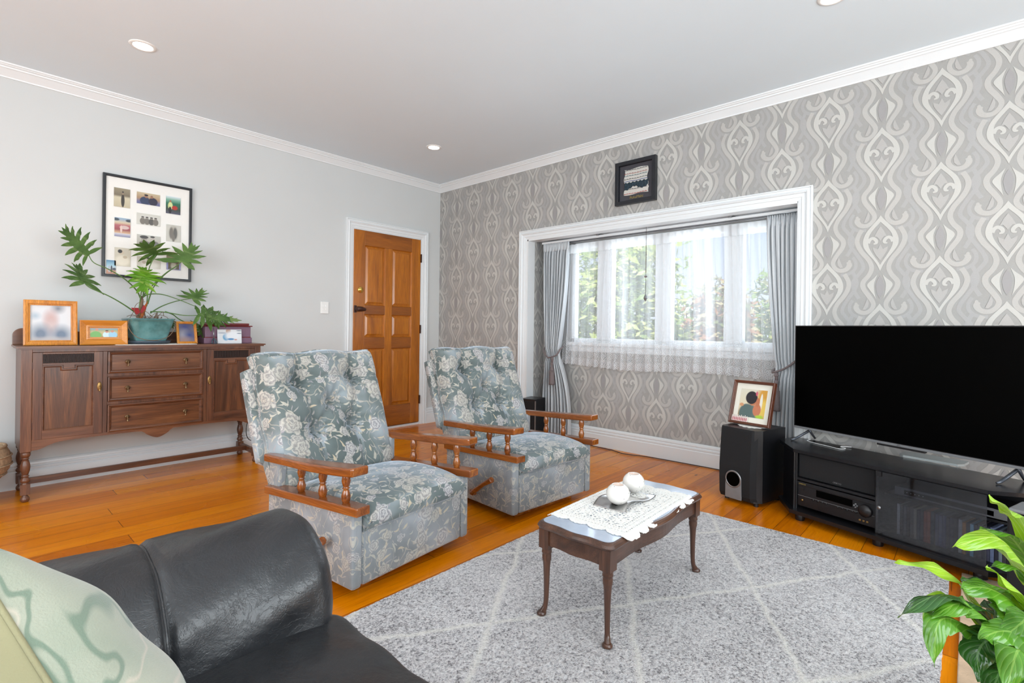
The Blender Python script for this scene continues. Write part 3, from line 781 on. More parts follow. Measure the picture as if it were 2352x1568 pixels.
# crystal drop hanging in front of the net
t = empty('sun_catcher', (3.73, 1.947, 0), 0, 'crystal drop on a beaded chain hanging in front of the net curtain', 'ornament')
m = MB(); m.tube([(0, 0, 1.884), (0, 0, 1.33)], .0016, 6)
for k in range(26): m.lathe([(0, -.004), (.004, 0), (0, .004)], n=6, M=Matrix.Translation((0, 0, 1.72 - k * .0085)))
m.build('chain', M_['bronze'], t)
m = MB(); m.lathe([(0, -.014), (.010, -.009), (.014, 0), (.010, .009), (0, .014)], n=10, smooth=False, M=Matrix.Translation((0, 0, 1.475))); m.build('glass_ball', M_['chrome'], t)
m = MB(); m.lathe([(0, -.028), (.017, 0), (.012, .014), (.003, .034), (0, .036)], n=8, smooth=False, M=Matrix.Translation((0, 0, 1.30))); m.build('crystal', M_['silver'], t)

# ------------------------------------------------------------------ downlights
for i, (x, y, lb) in enumerate(((.70, 3.50, 'lit round downlight in the ceiling above the sideboard'), (2.80, 3.50, 'lit round downlight in the ceiling near the door corner'), (2.76, .50, 'lit round downlight in the ceiling over the television side'))):
    t = empty('downlight', (x, y, ZC), 0, lb, 'ceiling light', 'recessed downlights')
    m = MB(); m.lathe([(.046, -.002), (.050, -.006), (.062, -.004), (.066, 0), (.066, .003)], n=40); m.build('rim', M_['white'], t)
    m = MB(); m.lathe([(.0, -.004), (.046, -.004), (.046, -.001)], n=40); m.build('lamp_face', M_['lamp'], t)

# ------------------------------------------------------------------ sideboard
SB = empty('sideboard', (.915, 4.21, 0), 0, 'long dark oak sideboard with turned legs against the grey wall', 'sideboard')
def sx(x): return x - .915
def sy(y): return y - 4.21
F0 = sy(4.03); BK = sy(4.395)
m = MB()
for (x0, x1) in ((.252, .300), (1.528, 1.571)): m.box(sx(x0), sx(x1), F0, BK, .29, .886)
m.box(sx(.30), sx(1.528), F0 + .002, F0 + .03, .866, .886)                                   # top rail
m.box(sx(.623), sx(.646), F0 + .002, F0 + .03, .35, .866); m.box(sx(1.183), sx(1.205), F0 + .002, F0 + .03, .35, .866)
for z0, z1 in ((.704, .726), (.527, .548)): m.box(sx(.646), sx(1.183), F0 + .002, F0 + .03, z0, z1)
m.box(sx(.30), sx(1.528), F0 + .02, BK, .35, .36); m.box(sx(.30), sx(1.528), BK - .01, BK, .36, .886); m.box(sx(.30), sx(1.528), F0 + .03, BK, .87, .886)
m.build('carcass', M_['oakv'], SB, .002)
m = MB()
m.prism([(sx(.231), sy(4.005)), (sx(1.599), sy(4.005)), (sx(1.599), sy(4.40)), (sx(.231), sy(4.40))], .893, .903)
m.prism([(sx(.240), sy(4.014)), (sx(1.590), sy(4.014)), (sx(1.590), sy(4.40)), (sx(.240), sy(4.40))], .884, .893)
m.build('top', M_['oak'], SB, .003)
m = MB(); bb = [(sx(.235), .903)] + [(sx(.235 + .045 * (1 - math.cos(a))), .96 + .045 * math.sin(a)) for a in [k * PI / 16 for k in range(9)]]
bb += [(sx(.36), 1.005), (sx(.42), .985), (sx(1.30), .985), (sx(1.45), .97), (sx(1.55), .95), (sx(1.565), .903)]
m.prismY(bb, sy(4.385), sy(4.405)); m.build('backboard', M_['oak'], SB, .003)
m = MB()
ap = [(.300, .356), (.300, .297), (.335, .300), (.385, .322), (.44, .334), (.60, .338), (.80, .338), (.835, .330), (.865, .305), (.915, .284), (.965, .305), (.995, .330), (1.03, .338), (1.23, .338), (1.39, .334), (1.445, .322), (1.495, .300), (1.528, .297), (1.528, .356)]
ap2 = [ap[0], ap[1]] + crom(ap[1:-1], 4)[1:] + [ap[-1]]
lo = ap2[1:-1]
for (xa, za), (xb, zb) in zip(lo, lo[1:]):
    if abs(xb - xa) < 1e-6: continue
    m.prismY([(sx(xa), za), (sx(xb), zb), (sx(xb), .356), (sx(xa), .356)], F0, F0 + .018)
m.build('apron', M_['oak'], SB)
legp = [(.014, .292), (.020, .288), (.0225, .280), (.0225, .270), (.019, .262), (.014, .258), (.017, .254), (.017, .250), (.013, .247), (.017, .235), (.0215, .215), (.0225, .200), (.020, .180), (.014, .160), (.013, .156), (.018, .153), (.018, .149), (.013, .145), (.018, .138), (.0225, .128), (.021, .118), (.014, .112), (.019, .108), (.019, .104)]
foot = [(.013, .046), (.011, .040), (.015, .033), (.021, .022), (.0215, .012), (.016, .003), (.012, 0)]
for (x, y) in ((.277, 4.052), (1.550, 4.052), (.277, 4.365), (1.550, 4.365)):
    m = MB(); M = Matrix.Translation((sx(x), sy(y), 0)); m.lathe(legp, n=20, M=M); m.lathe(foot, n=20, M=M); m.box(sx(x) - .021, sx(x) + .021, sy(y) - .021, sy(y) + .021, .045, .105)
    m.build('leg', M_['oakv'], SB)
for x in (.277, 1.550):
    m = MB(); m.box(sx(x) - .012, sx(x) + .012, sy(4.07), sy(4.347), .058, .096); m.build('side_stretcher', M_['oak'], SB, .002)
m = MB(); m.box(sx(.289), sx(1.538), sy(4.20), sy(4.222), .066, .102); m.build('long_stretcher', M_['oak'], SB, .002)

def drop_pull(parent, x, z, big=False):
    mat_ = M_['brass'] if big else M_['oldbrass']
    m = MB(); M = Matrix.Translation((x, F0 - .001, z)) @ Matrix.Rotation(PI / 2, 4, 'X')
    if big:
        M = M @ Matrix.Diagonal((.62, 1.5, 1, 1)); m.lathe([(.019, 0), (.019, .002), (.014, .004), (0, .0045)], n=24, M=M)
        z2 = z - .004
    else: m.lathe([(.014, 0), (.014, .002), (.010, .004), (.006, .008), (.0065, .014), (0, .016)], n=20, M=M); z2 = z - .004
    m.tube([(x, F0 - .008, z2 + .006), (x, F0 - .014, z2)], .0035, 8)
    m.lathe([(0, 0), (.0065, -.0), (.0065, .003), (.0035, .010), (.0035, .018), (.005, .022), (0, .026)], n=12, M=Matrix.Translation((x, F0 - .014, z2 - .024)))
    return m.build('drop_handle', mat_, parent)
for (z0, z1, zp) in ((.726, .864, .797), (.548, .704, .629), (.353, .527, .441)):
    m = MB(); x0, x1 = sx(.648), sx(1.181)
    m.box(x0 + .02, x1 - .02, F0 + .0075, F0 + .02, z0 + .02, z1 - .02)
    MB().box(x0 - .004, x1 + .004, F0 + .012, F0 + .018, z0 - .004, z1 + .004).build('drawer_gap', M_['oakdark'], SB)
    dr = m.build('drawer', M_['oakdrawer'], SB)
    m = MB()
    sweep(m, [(x0, F0 + .004, z0), (x1, F0 + .004, z0), (x1, F0 + .004, z1), (x0, F0 + .004, z1)], [(0, -.006), (0, .008), (-.006, .011), (-.009, .005), (-.014, .004), (-.021, -.004), (-.024, -.006)], (0, -1, 0), closed=True)
    m.build('moulding', M_['oak'], dr)
    for xp in (.749, 1.073): drop_pull(dr, sx(xp), zp)
for (x0, x1, hx) in ((.301, .622, .606), (1.206, 1.527, 1.222)):
    x0, x1, hx = sx(x0), sx(x1), sx(hx)
    m = MB(); st = .043
    m.box(x0, x0 + st, F0 - .001, F0 + .02, .356, .865); m.box(x1 - st, x1, F0 - .001, F0 + .02, .356, .865)
    dd = m.build('door', M_['oakv'], SB, .0015)
    xm = (x0 + x1) / 2
    for za, zb in ((.356, .402), (.855, .865)): MB().box(x0 + st, x1 - st, F0 - .0005, F0 + .02, za, zb).build('rail', M_['oak'], dd, .0015)
    m = MB(); m.prismY([(x0 + st, .802), (x0 + st, .788), (xm - .026, .788), (xm - .026, .768), (xm + .026, .768), (xm + .026, .788), (x1 - st, .788), (x1 - st, .802)], F0 - .001, F0 + .02)
    m.build('stepped_rail', M_['oak'], dd, .0015)
    m = MB(); m.box(x0 + st, x1 - st, F0 + .008, F0 + .02, .40, .79); m.build('panel', M_['oakpanel'], dd)
    m = MB(); A = [(x0 + st, .402), (x1 - st, .402), (x1 - st, .786), (xm + .03, .786), (xm + .03, .764), (xm - .03, .764), (xm - .03, .786), (x0 + st, .786)]
    sweep(m, [(a, F0 + .008, b) for a, b in A], [(0, 0), (0, .009), (-.004, .009), (-.009, .003), (-.010, 0)], (0, -1, 0), closed=True)
    m.build('panel_bead', M_['oak'], dd)
    m = MB(); n_ = 40
    for k in range(n_):
        xa = x0 + st + (x1 - x0 - 2 * st) * k / n_; wd = (x1 - x0 - 2 * st) / n_
        m.prism([(xa, F0 + .01), (xa + wd * .15, F0 + .002), (xa + wd * .75, F0 + .002), (xa + wd * .9, F0 + .01)], .802, .855)
    m.build('fluting', M_['oakdark'], dd)
    drop_pull(dd, hx, .648, True)
    m = MB(); hz = x0 - .001 if hx > xm else x1 + .001
    for z in (.44, .79): MB().box(hz - .002, hz + .002, F0 - .003, F0 + .002, z - .02, z + .02).build('hinge', M_['bronze'], dd)

# ------------------------------------------------------------------ picture frames
def frame_parts(t, w, h, bd, dep, fm, fmv, pic, mount=None, pw=None, ph=None, M=Matrix(), prof=None, back=True):
    """frame in local xz plane facing -y, bottom centre at origin"""
    prof = prof or [(0, -dep * .3), (0, dep * .55), (bd * .2, dep * .62), (bd * .3, dep * .85), (bd * .75, dep), (bd, dep * .9), (bd, -dep * .3)]
    x0, x1, z0, z1 = -w / 2 + bd, w / 2 - bd, bd, h - bd
    m = MB(); sweep(m, [(x0, 0, z0), (x1, 0, z0), (x1, 0, z1), (x0, 0, z1)], prof, (0, -1, 0), closed=True); m.xform(M); m.build('frame', fm, t)
    if mount:
        m = MB(); m.box(x0 - .002, x1 + .002, .0, .003, z0 - .002, z1 + .002); m.xform(M); m.build('mount', mount, t)
    if pic:
        pw = pw or (x1 - x0); ph = ph or (z1 - z0); cz = h / 2
        m = MB(); m.add([(-pw / 2, -.001, cz - ph / 2), (pw / 2, -.001, cz - ph / 2), (pw / 2, -.001, cz + ph / 2), (-pw / 2, -.001, cz + ph / 2)], [(0, 1, 2, 3)])
        m.add([(-pw / 2, .001, cz - ph / 2), (pw / 2, .001, cz - ph / 2), (pw / 2, .001, cz + ph / 2), (-pw / 2, .001, cz + ph / 2)], [(3, 2, 1, 0)])
        o = m.build('photo', pic, t); uvfit(o); o.data.transform(M)
    if back:
        m = MB(); m.box(-w / 2 + bd * .3, w / 2 - bd * .3, .003, .008, bd * .3, h - bd * .3); m.xform(M); m.build('backing', M_['black'], t)

def lean(a): return Matrix.Rotation(-a, 4, 'X')
def strut(t, a, h, w=.03):
    y0 = h * math.tan(a) + .010; y1 = y0 + h * .35 + .02
    m = MB(); m.add([(-w, y0, h), (w, y0, h), (w * 1.2, y1, 0), (-w * 1.2, y1, 0), (-w, y0 + .004, h), (w, y0 + .004, h), (w * 1.2, y1 + .006, 0), (-w * 1.2, y1 + .006, 0)],
        [(0, 1, 2, 3), (7, 6, 5, 4), (0, 4, 5, 1), (1, 5, 6, 2), (2, 6, 7, 3), (3, 7, 4, 0)])
    return m.build('easel_back', M_['black'], t)
SK = srgb(196, 140, 118)
# A: big honey frame, soft portrait
t = empty('framed_photo', (.387, 4.125, .904), 0, 'largest honey pine photo frame, at the left end of the sideboard', 'photo frame')
pic = m_picture('soft portrait', srgb(214, 216, 220), [(.12, .70, .10, .08, .8, srgb(170, 186, 200)), (.68, .92, .12, .10, .9, srgb(120, 122, 132)), (.50, .60, .15, .22, .7, srgb(190, 150, 146)), (.50, .38, .12, .26, .8, srgb(200, 180, 178)), (.25, .18, .22, .24, .6, srgb(104, 118, 138)), (.76, .16, .22, .22, .6, srgb(100, 116, 138)), (.5, .02, .5, .06, .9, srgb(180, 170, 168))])
frame_parts(t, .243, .272, .030, .020, M_['honeyv'], None, pic, M=lean(.10))
strut(t, .10, .16)
# B: wide honey frame
t = empty('framed_photo', (.637, 4.095, .904), 0, 'wide honey pine photo frame with three people outdoors, left of the blue plant pot', 'photo frame')
pic = m_picture('group photo', [(0, srgb(150, 150, 90)), (.55, srgb(190, 176, 130)), (.8, srgb(150, 160, 130)), (1, srgb(120, 170, 200))],
    [(.20, .25, .20, .42, .12, srgb(110, 170, 92)), (.24, .84, .06, .14, .1, SK), (.58, .25, .13, .36, .12, srgb(196, 220, 226)), (.60, .62, .06, .13, .1, SK), (.82, .25, .16, .38, .12, srgb(150, 196, 222)), (.80, .66, .06, .13, .1, SK), (.60, .74, .06, .06, .1, srgb(80, 60, 50))])
frame_parts(t, .240, .156, .050, .018, M_['honey'], None, pic, M=lean(.12), prof=[(0, -.006), (0, .004), (.006, .004), (.008, .010), (.014, .010), (.018, .008), (.046, .018), (.050, .015), (.050, -.006)])
strut(t, .12, .09, .025)
# C: small frame right of the pot
t = empty('framed_photo', (1.112, 4.145, .904), 0, 'small upright honey wood photo frame between the plant pot and the purple box', 'photo frame')
pic = m_picture('soft blue photo', srgb(112, 104, 118), [(.4, .85, .35, .2, .8, srgb(72, 78, 128)), (.3, .35, .3, .25, .9, srgb(150, 150, 164)), (.7, .35, .28, .22, .8, srgb(64, 76, 128)), (.3, .1, .4, .15, .9, srgb(150, 122, 116))])
frame_parts(t, .128, .160, .016, .012, M_['honeyv'], None, pic, M=Matrix.Rotation(.06, 4, 'Z') @ lean(.22))
strut(t, .22, .09, .02)
# collage frame on the wall
t = empty('picture_frame', (.932, YA - .014, 1.365), 0, 'large black wall frame holding a collage of eleven family photos above the sideboard', 'picture frame')
frame_parts(t, .533, .708, .017, .022, M_['black'], None, None, M_['mat white'], prof=[(0, -.012), (0, .010), (.004, .012), (.017, .012), (.017, -.012)])
G1, G2, G3, G0 = srgb(210, 204, 190), srgb(120, 114, 106), srgb(64, 60, 58), srgb(168, 162, 150)
grp = lambda bg, P: m_picture('collage photo', bg, P, .3)
def pers(u, h, c, hd=G2, w=.10): return [(u, h * .45, w, h * .45, .1, c), (u, h * .95, w * .5, .085, .1, hd), (u, h * 1.03, w * .5, .05, .15, G3)]
photos = [
 (.727, .817, 1.854, 1.985, grp([(0, srgb(190, 178, 150)), (.5, srgb(206, 196, 170)), (.62, srgb(120, 108, 90)), (1, srgb(150, 140, 116))], pers(.55, .78, srgb(60, 54, 48), srgb(150, 130, 110), .11))),
 (.856, .994, 1.900, 1.982, grp([(0, srgb(96, 98, 140)), (.2, srgb(110, 112, 150)), (.5, srgb(170, 140, 110)), (1, srgb(196, 180, 150))], [(.35, .3, .22, .35, .1, srgb(50, 62, 92)), (.70, .3, .20, .35, .1, srgb(46, 44, 66)), (.40, .68, .07, .13, .1, srgb(150, 110, 90)), (.64, .70, .06, .13, .1, srgb(150, 110, 90)), (.40, .80, .09, .07, .1, srgb(40, 36, 40))])),
 (1.032, 1.124, 1.860, 1.988, grp([(0, srgb(84, 84, 104)), (.25, srgb(60, 70, 60)), (.6, srgb(40, 110, 84)), (.8, srgb(120, 170, 150)), (1, srgb(214, 224, 230))], [(.3, .45, .16, .22, .15, srgb(206, 214, 150)), (.6, .36, .2, .12, .15, srgb(176, 50, 40)), (.28, .2, .1, .2, .1, srgb(36, 36, 44)), (.3, .72, .07, .06, .1, srgb(160, 116, 90))])),
 (.857, .998, 1.754, 1.833, grp(srgb(206, 204, 196), [p for u, c in ((.25, G2), (.43, G2), (.62, srgb(90, 86, 82)), (.8, G2)) for p in pers(u, .66, c, srgb(150, 142, 134), .12)])),
 (.732, .821, 1.648, 1.779, grp([(0, srgb(120, 124, 160)), (.16, srgb(200, 196, 206)), (.2, srgb(206, 170, 136)), (.38, srgb(150, 70, 76)), (.6, srgb(176, 96, 104)), (.75, srgb(206, 190, 160)), (.92, srgb(150, 170, 190))], [(.62, .5, .3, .1, .1, srgb(206, 180, 176)), (.42, .4, .07, .2, .15, srgb(220, 190, 180)), (.1, .9, .2, .07, .2, srgb(60, 70, 80)), (.9, .88, .2, .07, .2, srgb(60, 70, 80))])),
 (1.036, 1.127, 1.655, 1.779, grp(srgb(196, 194, 186), [(.5, .5, .3, .4, .3, G0), (.35, .5, .14, .34, .2, G2), (.62, .5, .14, .34, .2, srgb(100, 98, 94)), (.5, .2, .1, .22, .2, G2)])),
 (.860, 1.0, 1.598, 1.680, grp([(0, G0), (1, srgb(190, 188, 180))], [(.32, .2, .24, .3, .1, G2), (.30, .62, .12, .22, .1, srgb(160, 152, 144)), (.30, .80, .18, .14, .1, G3), (.72, .2, .24, .34, .1, srgb(110, 108, 106)), (.66, .68, .09, .2, .1, srgb(176, 168, 160)), (.66, .88, .10, .08, .1, G3)])),
 (.734, .824, 1.443, 1.571, grp([(0, srgb(196, 188, 168)), (1, srgb(206, 200, 184))], [(.5, .3, .44, .28, .25, srgb(222, 214, 196)), (.42, .74, .18, .12, .12, srgb(204, 190, 168)), (.34, .80, .14, .10, .12, srgb(50, 48, 50)), (.66, .5, .14, .08, .2, srgb(190, 176, 152))])),
 (.862, 1.002, 1.444, 1.525, grp(srgb(200, 196, 184), [(.55, .3, .34, .34, .2, srgb(216, 212, 202)), (.48, .74, .08, .15, .12, srgb(176, 164, 150)), (.48, .88, .09, .08, .12, G3), (.3, .5, .09, .14, .15, srgb(176, 164, 150))])),
 (1.040, 1.130, 1.445, 1.552, grp([(0, srgb(150, 150, 190)), (.08, srgb(90, 84, 72)), (.55, srgb(120, 110, 90)), (.6, srgb(196, 186, 160)), (1, srgb(110, 96, 72))], [(.5, .3, .2, .24, .3, srgb(190, 186, 170)), (.5, .55, .3, .06, .2, G3), (.06, .3, .06, .3, .1, srgb(150, 150, 200)), (.95, .3, .06, .3, .1, srgb(150, 150, 200))])),
 (.690, .742, 1.384, 1.478, grp([(0, srgb(176, 120, 96)), (.3, srgb(190, 150, 120)), (.36, srgb(196, 196, 200)), (.6, srgb(150, 190, 206)), (1, srgb(60, 120, 160))], [(.3, .36, .09, .26, .1, srgb(160, 166, 180)), (.55, .36, .1, .26, .1, srgb(40, 44, 56)), (.85, .36, .2, .1, .1, srgb(50, 56, 70))])),
]
for (x0, x1, z0, z1, mt) in photos:
    m = MB(); a, b, c, dd_ = x0 - .932, x1 - .932, z0 - 1.365, z1 - 1.365
    m.box(a, b, -.0045, -.001, c, dd_); o = m.build('photo', mt, t); uvfit(o)

# pine black box frame on the patterned wall (small textile and title)
t = empty('picture_frame', (XB - .012, 1.986, 2.049), PI / 2 * 3, 'small black box frame with a stitched textile on the patterned wall above the window', 'picture frame')
frame_parts(t, .352, .345, .030, .034, M_['black'], None, None, M_['charcoal card'], prof=[(0, -.010), (0, .026), (.004, .028), (.030, .028), (.030, -.010)])
m = MB(); rnd = random.Random(3)
def tex(u, v):
    x = -.100 + .205 * u + .006 * math.sin(v * 12) + (.010 * u * (1 if v > .75 else 0)); z = .28 - .205 * v - .004 * math.sin(u * 7)
    return (x, -.008 - .002 * abs(math.sin(u * 120)), z)
m.grid(tex, 60, 24)
o = m.build('textile', m_picture('stitched cloth', srgb(200, 196, 190), [], .9), t, solid=.002)
def stitch(zf, col, amp=.002, x0=-.098, x1=.103, r=.0016, dash=True):
    m = MB(); n = 26
    for k in range(n):
        a = x0 + (x1 - x0) * k / n; z = zf + .012 * math.sin(k * .35) * amp * 60
        m.box(a, a + (x1 - x0) / n * (.55 if dash else 1.02), -.013, -.009, z - r, z + r + (.003 if k % 3 == 0 and dash else 0))
    return m.build('stitching', plain('thread', col, .8, .1, 90), t)
stitch(.270, srgb(50, 50, 56)); stitch(.243, srgb(150, 60, 50)); stitch(.226, srgb(40, 96, 110)); stitch(.200, srgb(46, 56, 60)); stitch(.183, srgb(50, 76, 140), dash=False); stitch(.118, srgb(50, 50, 56)); stitch(.082, srgb(176, 50, 36))
m = MB()
def fur(u, v): return (-.095 + .205 * u, -.012 - .004 * math.sin(v * PI) * (1 + .3 * math.sin(u * 60)), .172 - .045 * v * (1 + .25 * math.sin(u * 9 + 1)) + .004 * math.sin(u * 40))
m.grid(fur, 60, 8); m.build('dark_wool', plain('teal black wool', srgb(40, 56, 66), .95, .4, 60, .6, 200), t, solid=.003)
text_obj('title', 'PukuMahi', .030, M_['gold ink'], t, (.005, -.0035, .052), (PI / 2, .0, 0))

# ------------------------------------------------------------------ things on the sideboard
m = MB(); nn = 44; pts = []
for k in range(nn * 2):
    a = k / (nn * 2) * 2 * PI; r = 1 + .03 * (k % 2); pts.append((.225 * r * math.copysign(abs(math.cos(a)) ** .35, math.cos(a)), .135 * r * math.copysign(abs(math.sin(a)) ** .35, math.sin(a))))
m.prism([(x, y) for x, y in pts], 0, .0025)
o = m.build('runner', M_['cotton']); o.location = (.92, 4.145, .9035)
tag(o, 'white cloth with a scalloped edge lying under the plant pot on the sideboard', 'table runner')
# plant pot with saucer
t = empty('potted_philodendron', (.888, 4.19, .9065), 0, 'split leaf philodendron in a square blue green glazed pot on the sideboard', 'houseplant')
mp = NT('blue green glaze'); v_ = mp.coords(); n_ = mp.noise(v_, 9, 4, .6); sp_ = mp.node('ShaderNodeSeparateXYZ', inp={0: v_})
mp.set(base=mp.ramp(mp.math('ADD', mp.math('MULTIPLY', n_, .7), mp.math('MULTIPLY', sp_.outputs[2], 1.6)), [(.25, srgb(126, 168, 166)), (.45, srgb(100, 148, 148)), (.62, srgb(70, 112, 112))]), rough=.16, coat=.4)
mp.bump(n_, .3, .004)
def sqring(r, z, c=.25, n=32):
    o_ = []
    for k in range(n):
        a = 2 * PI * k / n; cx, sy_ = math.cos(a), math.sin(a); e = c
        o_.append((r * math.copysign(abs(cx) ** e, cx), r * math.copysign(abs(sy_) ** e, sy_), z))
    return o_
m = MB(); rings = [sqring(.088, .022), sqring(.095, .04), sqring(.112, .10), sqring(.124, .150), sqring(.130, .165), sqring(.128, .172), sqring(.118, .172), sqring(.112, .150)]
for a, b in zip(rings, rings[1:]): m.add(a + b, [(k, (k + 1) % 32, 32 + (k + 1) % 32, 32 + k) for k in range(32)], 0, True)
m.add(rings[0], [tuple(range(32))[::-1]])
m.xform(Matrix.Rotation(.05, 4, 'Z')); m.build('pot', mp.mat, t)
m = MB(); m.add(sqring(.114, .150), [tuple(range(32))]); m.build('soil', M_['soil'], t)
m = MB(); m.lathe([(.10, .0), (.118, .002), (.128, .010), (.134, .022), (.130, .022), (.118, .010), (0, .009)], n=48); m.build('saucer', M_['saucer'], t)
PHILO = [
  ((0.559, 4.12, 1.469), (0.409, 4.05, 1.611), (0.627, 4.16, 1.538), 'long', 0),
  ((0.544, 4.15, 1.299), (0.521, 4.22, 1.421), (0.437, 4.1, 1.329), 'fan', 0),
  ((0.932, 4.2, 1.524), (0.817, 4.1, 1.592), (1.0, 4.12, 1.59), 'fan', 0),
  ((1.09, 4.2, 1.497), (1.186, 4.26, 1.615), (1.216, 4.12, 1.48), 'fan', 0),
  ((0.849, 4.08, 1.359), (0.813, 3.98, 1.262), (0.954, 4.08, 1.363), 'fan', 1),
  ((0.853, 4.1, 1.36), (0.856, 4.2, 1.439), (0.74, 4.08, 1.34), 'fan', 1),
  ((1.165, 4.22, 1.235), (1.245, 4.26, 1.291), (1.248, 4.15, 1.205), 'fan', 0),
  ((1.168, 4.12, 1.115), (1.345, 4.08, 1.092), (1.205, 4.2, 1.203), 'long', 0),
  ((1.208, 4.06, 1.105), (1.433, 4.05, 1.06), (1.257, 4.0, 1.039), 'long', 0),
  ((1.238, 4.04, 1.099), (1.288, 4.02, 1.039), (1.263, 4.06, 1.12), 'fan', 0),
  ((1.23, 4.28, 1.037), (1.245, 4.22, 0.939), (1.2, 4.24, 0.991), 'fan', 0),
  ((1.053, 4.3, 1.069), (1.055, 4.28, 1.017), (1.074, 4.3, 1.048), 'fan', 0),
  ((1.243, 4.2, 1.153), (1.306, 4.2, 1.145), (1.283, 4.24, 1.173), 'fan', 0)]
PSTEM = [
   [(0.846, 4.2, 1.212), (0.816, 4.18, 1.271), (0.745, 4.15, 1.339), (0.662, 4.13, 1.39), (0.585, 4.12, 1.424), (0.559, 4.12, 1.469)],
   [(0.822, 4.2, 1.114), (0.752, 4.18, 1.167), (0.669, 4.16, 1.219), (0.584, 4.15, 1.259), (0.554, 4.15, 1.281), (0.544, 4.15, 1.299)],
   [(0.858, 4.2, 1.223), (0.87, 4.2, 1.306), (0.894, 4.2, 1.432), (0.932, 4.2, 1.53)],
   [(0.858, 4.2, 1.223), (0.892, 4.2, 1.282), (0.982, 4.2, 1.393), (1.054, 4.2, 1.459), (1.09, 4.2, 1.497)],
   [(0.838, 4.2, 1.13), (0.845, 4.18, 1.253), (0.849, 4.1, 1.355)],
   [(0.88, 4.2, 1.163), (0.885, 4.2, 1.256), (0.866, 4.14, 1.328)],
   [(0.886, 4.2, 1.178), (0.922, 4.22, 1.295), (0.987, 4.22, 1.39), (1.06, 4.21, 1.46)],
   [(0.858, 4.2, 1.223), (0.892, 4.2, 1.246), (0.961, 4.18, 1.249), (1.046, 4.16, 1.222), (1.152, 4.12, 1.172)],
   [(0.902, 4.2, 1.117), (0.967, 4.2, 1.166), (1.062, 4.22, 1.208), (1.165, 4.22, 1.235)],
   [(0.902, 4.2, 1.127), (0.985, 4.18, 1.125), (1.088, 4.14, 1.106), (1.167, 4.12, 1.108)],
   [(0.999, 4.24, 1.131), (1.05, 4.26, 1.112), (1.097, 4.28, 1.078), (1.18, 4.29, 1.04), (1.23, 4.28, 1.037)]]
O3 = Vector((.888, 4.19, .9065))
def lobed(att, tip, side, kind, mat, parent, seed):
    rnd = random.Random(seed); A = Vector(att) - O3; T = Vector(tip) - O3; S = Vector(side) - O3
    ax = T - A; L = ax.length; ax.normalize(); sv = (S - A) - ax * (S - A).dot(ax); Wd = max(.03, sv.length) * (1.0 if kind == 'fan' else .9); sv.normalize()
    if kind == 'fan': L *= 1.05; Wd = max(Wd, L * .62)
    nv = ax.cross(sv)
    m = MB()
    def P(a, b):
        r2 = (b / Wd) ** 2 if Wd else 0
        return tuple(A + ax * a + sv * b - nv * (.12 * Wd * r2) - nv * (.25 * L * max(0, a / L) ** 2 * .4))
    def blade(a0, b0, a1, b1, w, curve=0.0, n=8):
        dx, dy = a1 - a0, b1 - b0; l = math.hypot(dx, dy) or 1; px, py = -dy / l, dx / l
        vs = []; us = []
        for i in range(n + 1):
            t_ = i / n; ww_ = w * math.sqrt(max(0, 1 - t_ ** 4)) * (.62 + .5 * math.sin(min(1, t_ * 1.15) * PI)) * 1.05 + .0005
            cx = a0 + dx * t_ + px * curve * math.sin(t_ * PI / 2) * l * .3; cy = b0 + dy * t_ + py * curve * math.sin(t_ * PI / 2) * l * .3
            z_ = 0
            vs += [P(cx + px * ww_, cy + py * ww_), tuple(Vector(P(cx, cy)) - nv * .0035), P(cx - px * ww_, cy - py * ww_)]
        fs = []
        for i in range(n): fs += [(3 * i, 3 * i + 1, 3 * i + 4, 3 * i + 3), (3 * i + 1, 3 * i + 2, 3 * i + 5, 3 * i + 4)]
        m.add(vs, fs, 0, True)
    nl = 6 if kind == 'long' else 5
    blade(-.0 * L, 0, L, 0, L * .12 if kind == 'long' else L * .15)
    for s in (1, -1):
        for k in range(nl):
            f = k / (nl - 1)
            if kind == 'long':
                a0 = L * (.05 + .62 * f); ang = (.55 + 1.45 * (1 - f)); ln = Wd * (1.25 - .45 * abs(f - .35) * 1.6) * rnd.uniform(.88, 1.1)
            else:
                a0 = L * (.02 + .45 * f); ang = (.45 + 1.75 * (1 - f)); ln = (Wd * (1 - f) + L * .62 * f) * rnd.uniform(.88, 1.12)
            a1 = a0 + math.cos(ang) * ln; b1 = math.sin(ang) * ln * s
            blade(a0, 0, a1, b1, ln * (.105 if kind == 'long' else .12), -.45 * s)
            if rnd.random() < .6:
                q = .55; blade(a0 + (a1 - a0) * q, b1 * q, a0 + (a1 - a0) * q + math.cos(ang - .5) * ln * .38, b1 * q + math.sin(ang - .5) * ln * .38 * s, ln * .07)
    o = m.build('leaf', mat, parent)
    return o
for i, (a, b, c, k, br) in enumerate(PHILO): lobed(a, b, c, k, M_['leafbright' if br else 'leafdark'], t, i)
for s in PSTEM:
    c = crom([tuple(Vector(p) - O3) for p in s], 5); n_ = len(c)
    m = MB(); m.tube(c, [.0045 - .0022 * i / n_ for i in range(n_)], 7); m.build('stem', M_['stem'], t)
m = MB(); m.tube([(-.045, .01, .14), (-.042, .01, .22), (-.035, .01, .30), (-.036, .01, .325)], [.016, .013, .010, .004], 10); m.build('stalk', M_['root'], t)
m = MB(); m.tube([(-.055, -.005, .13), (-.03, -.01, .22), (-.008, -.015, .29)], [.007, .012, .002], 8); m.build('dry_sheath', plain('orange dry sheath', srgb(176, 96, 40), .6, .2, 60), t)
m = MB(); r = O3
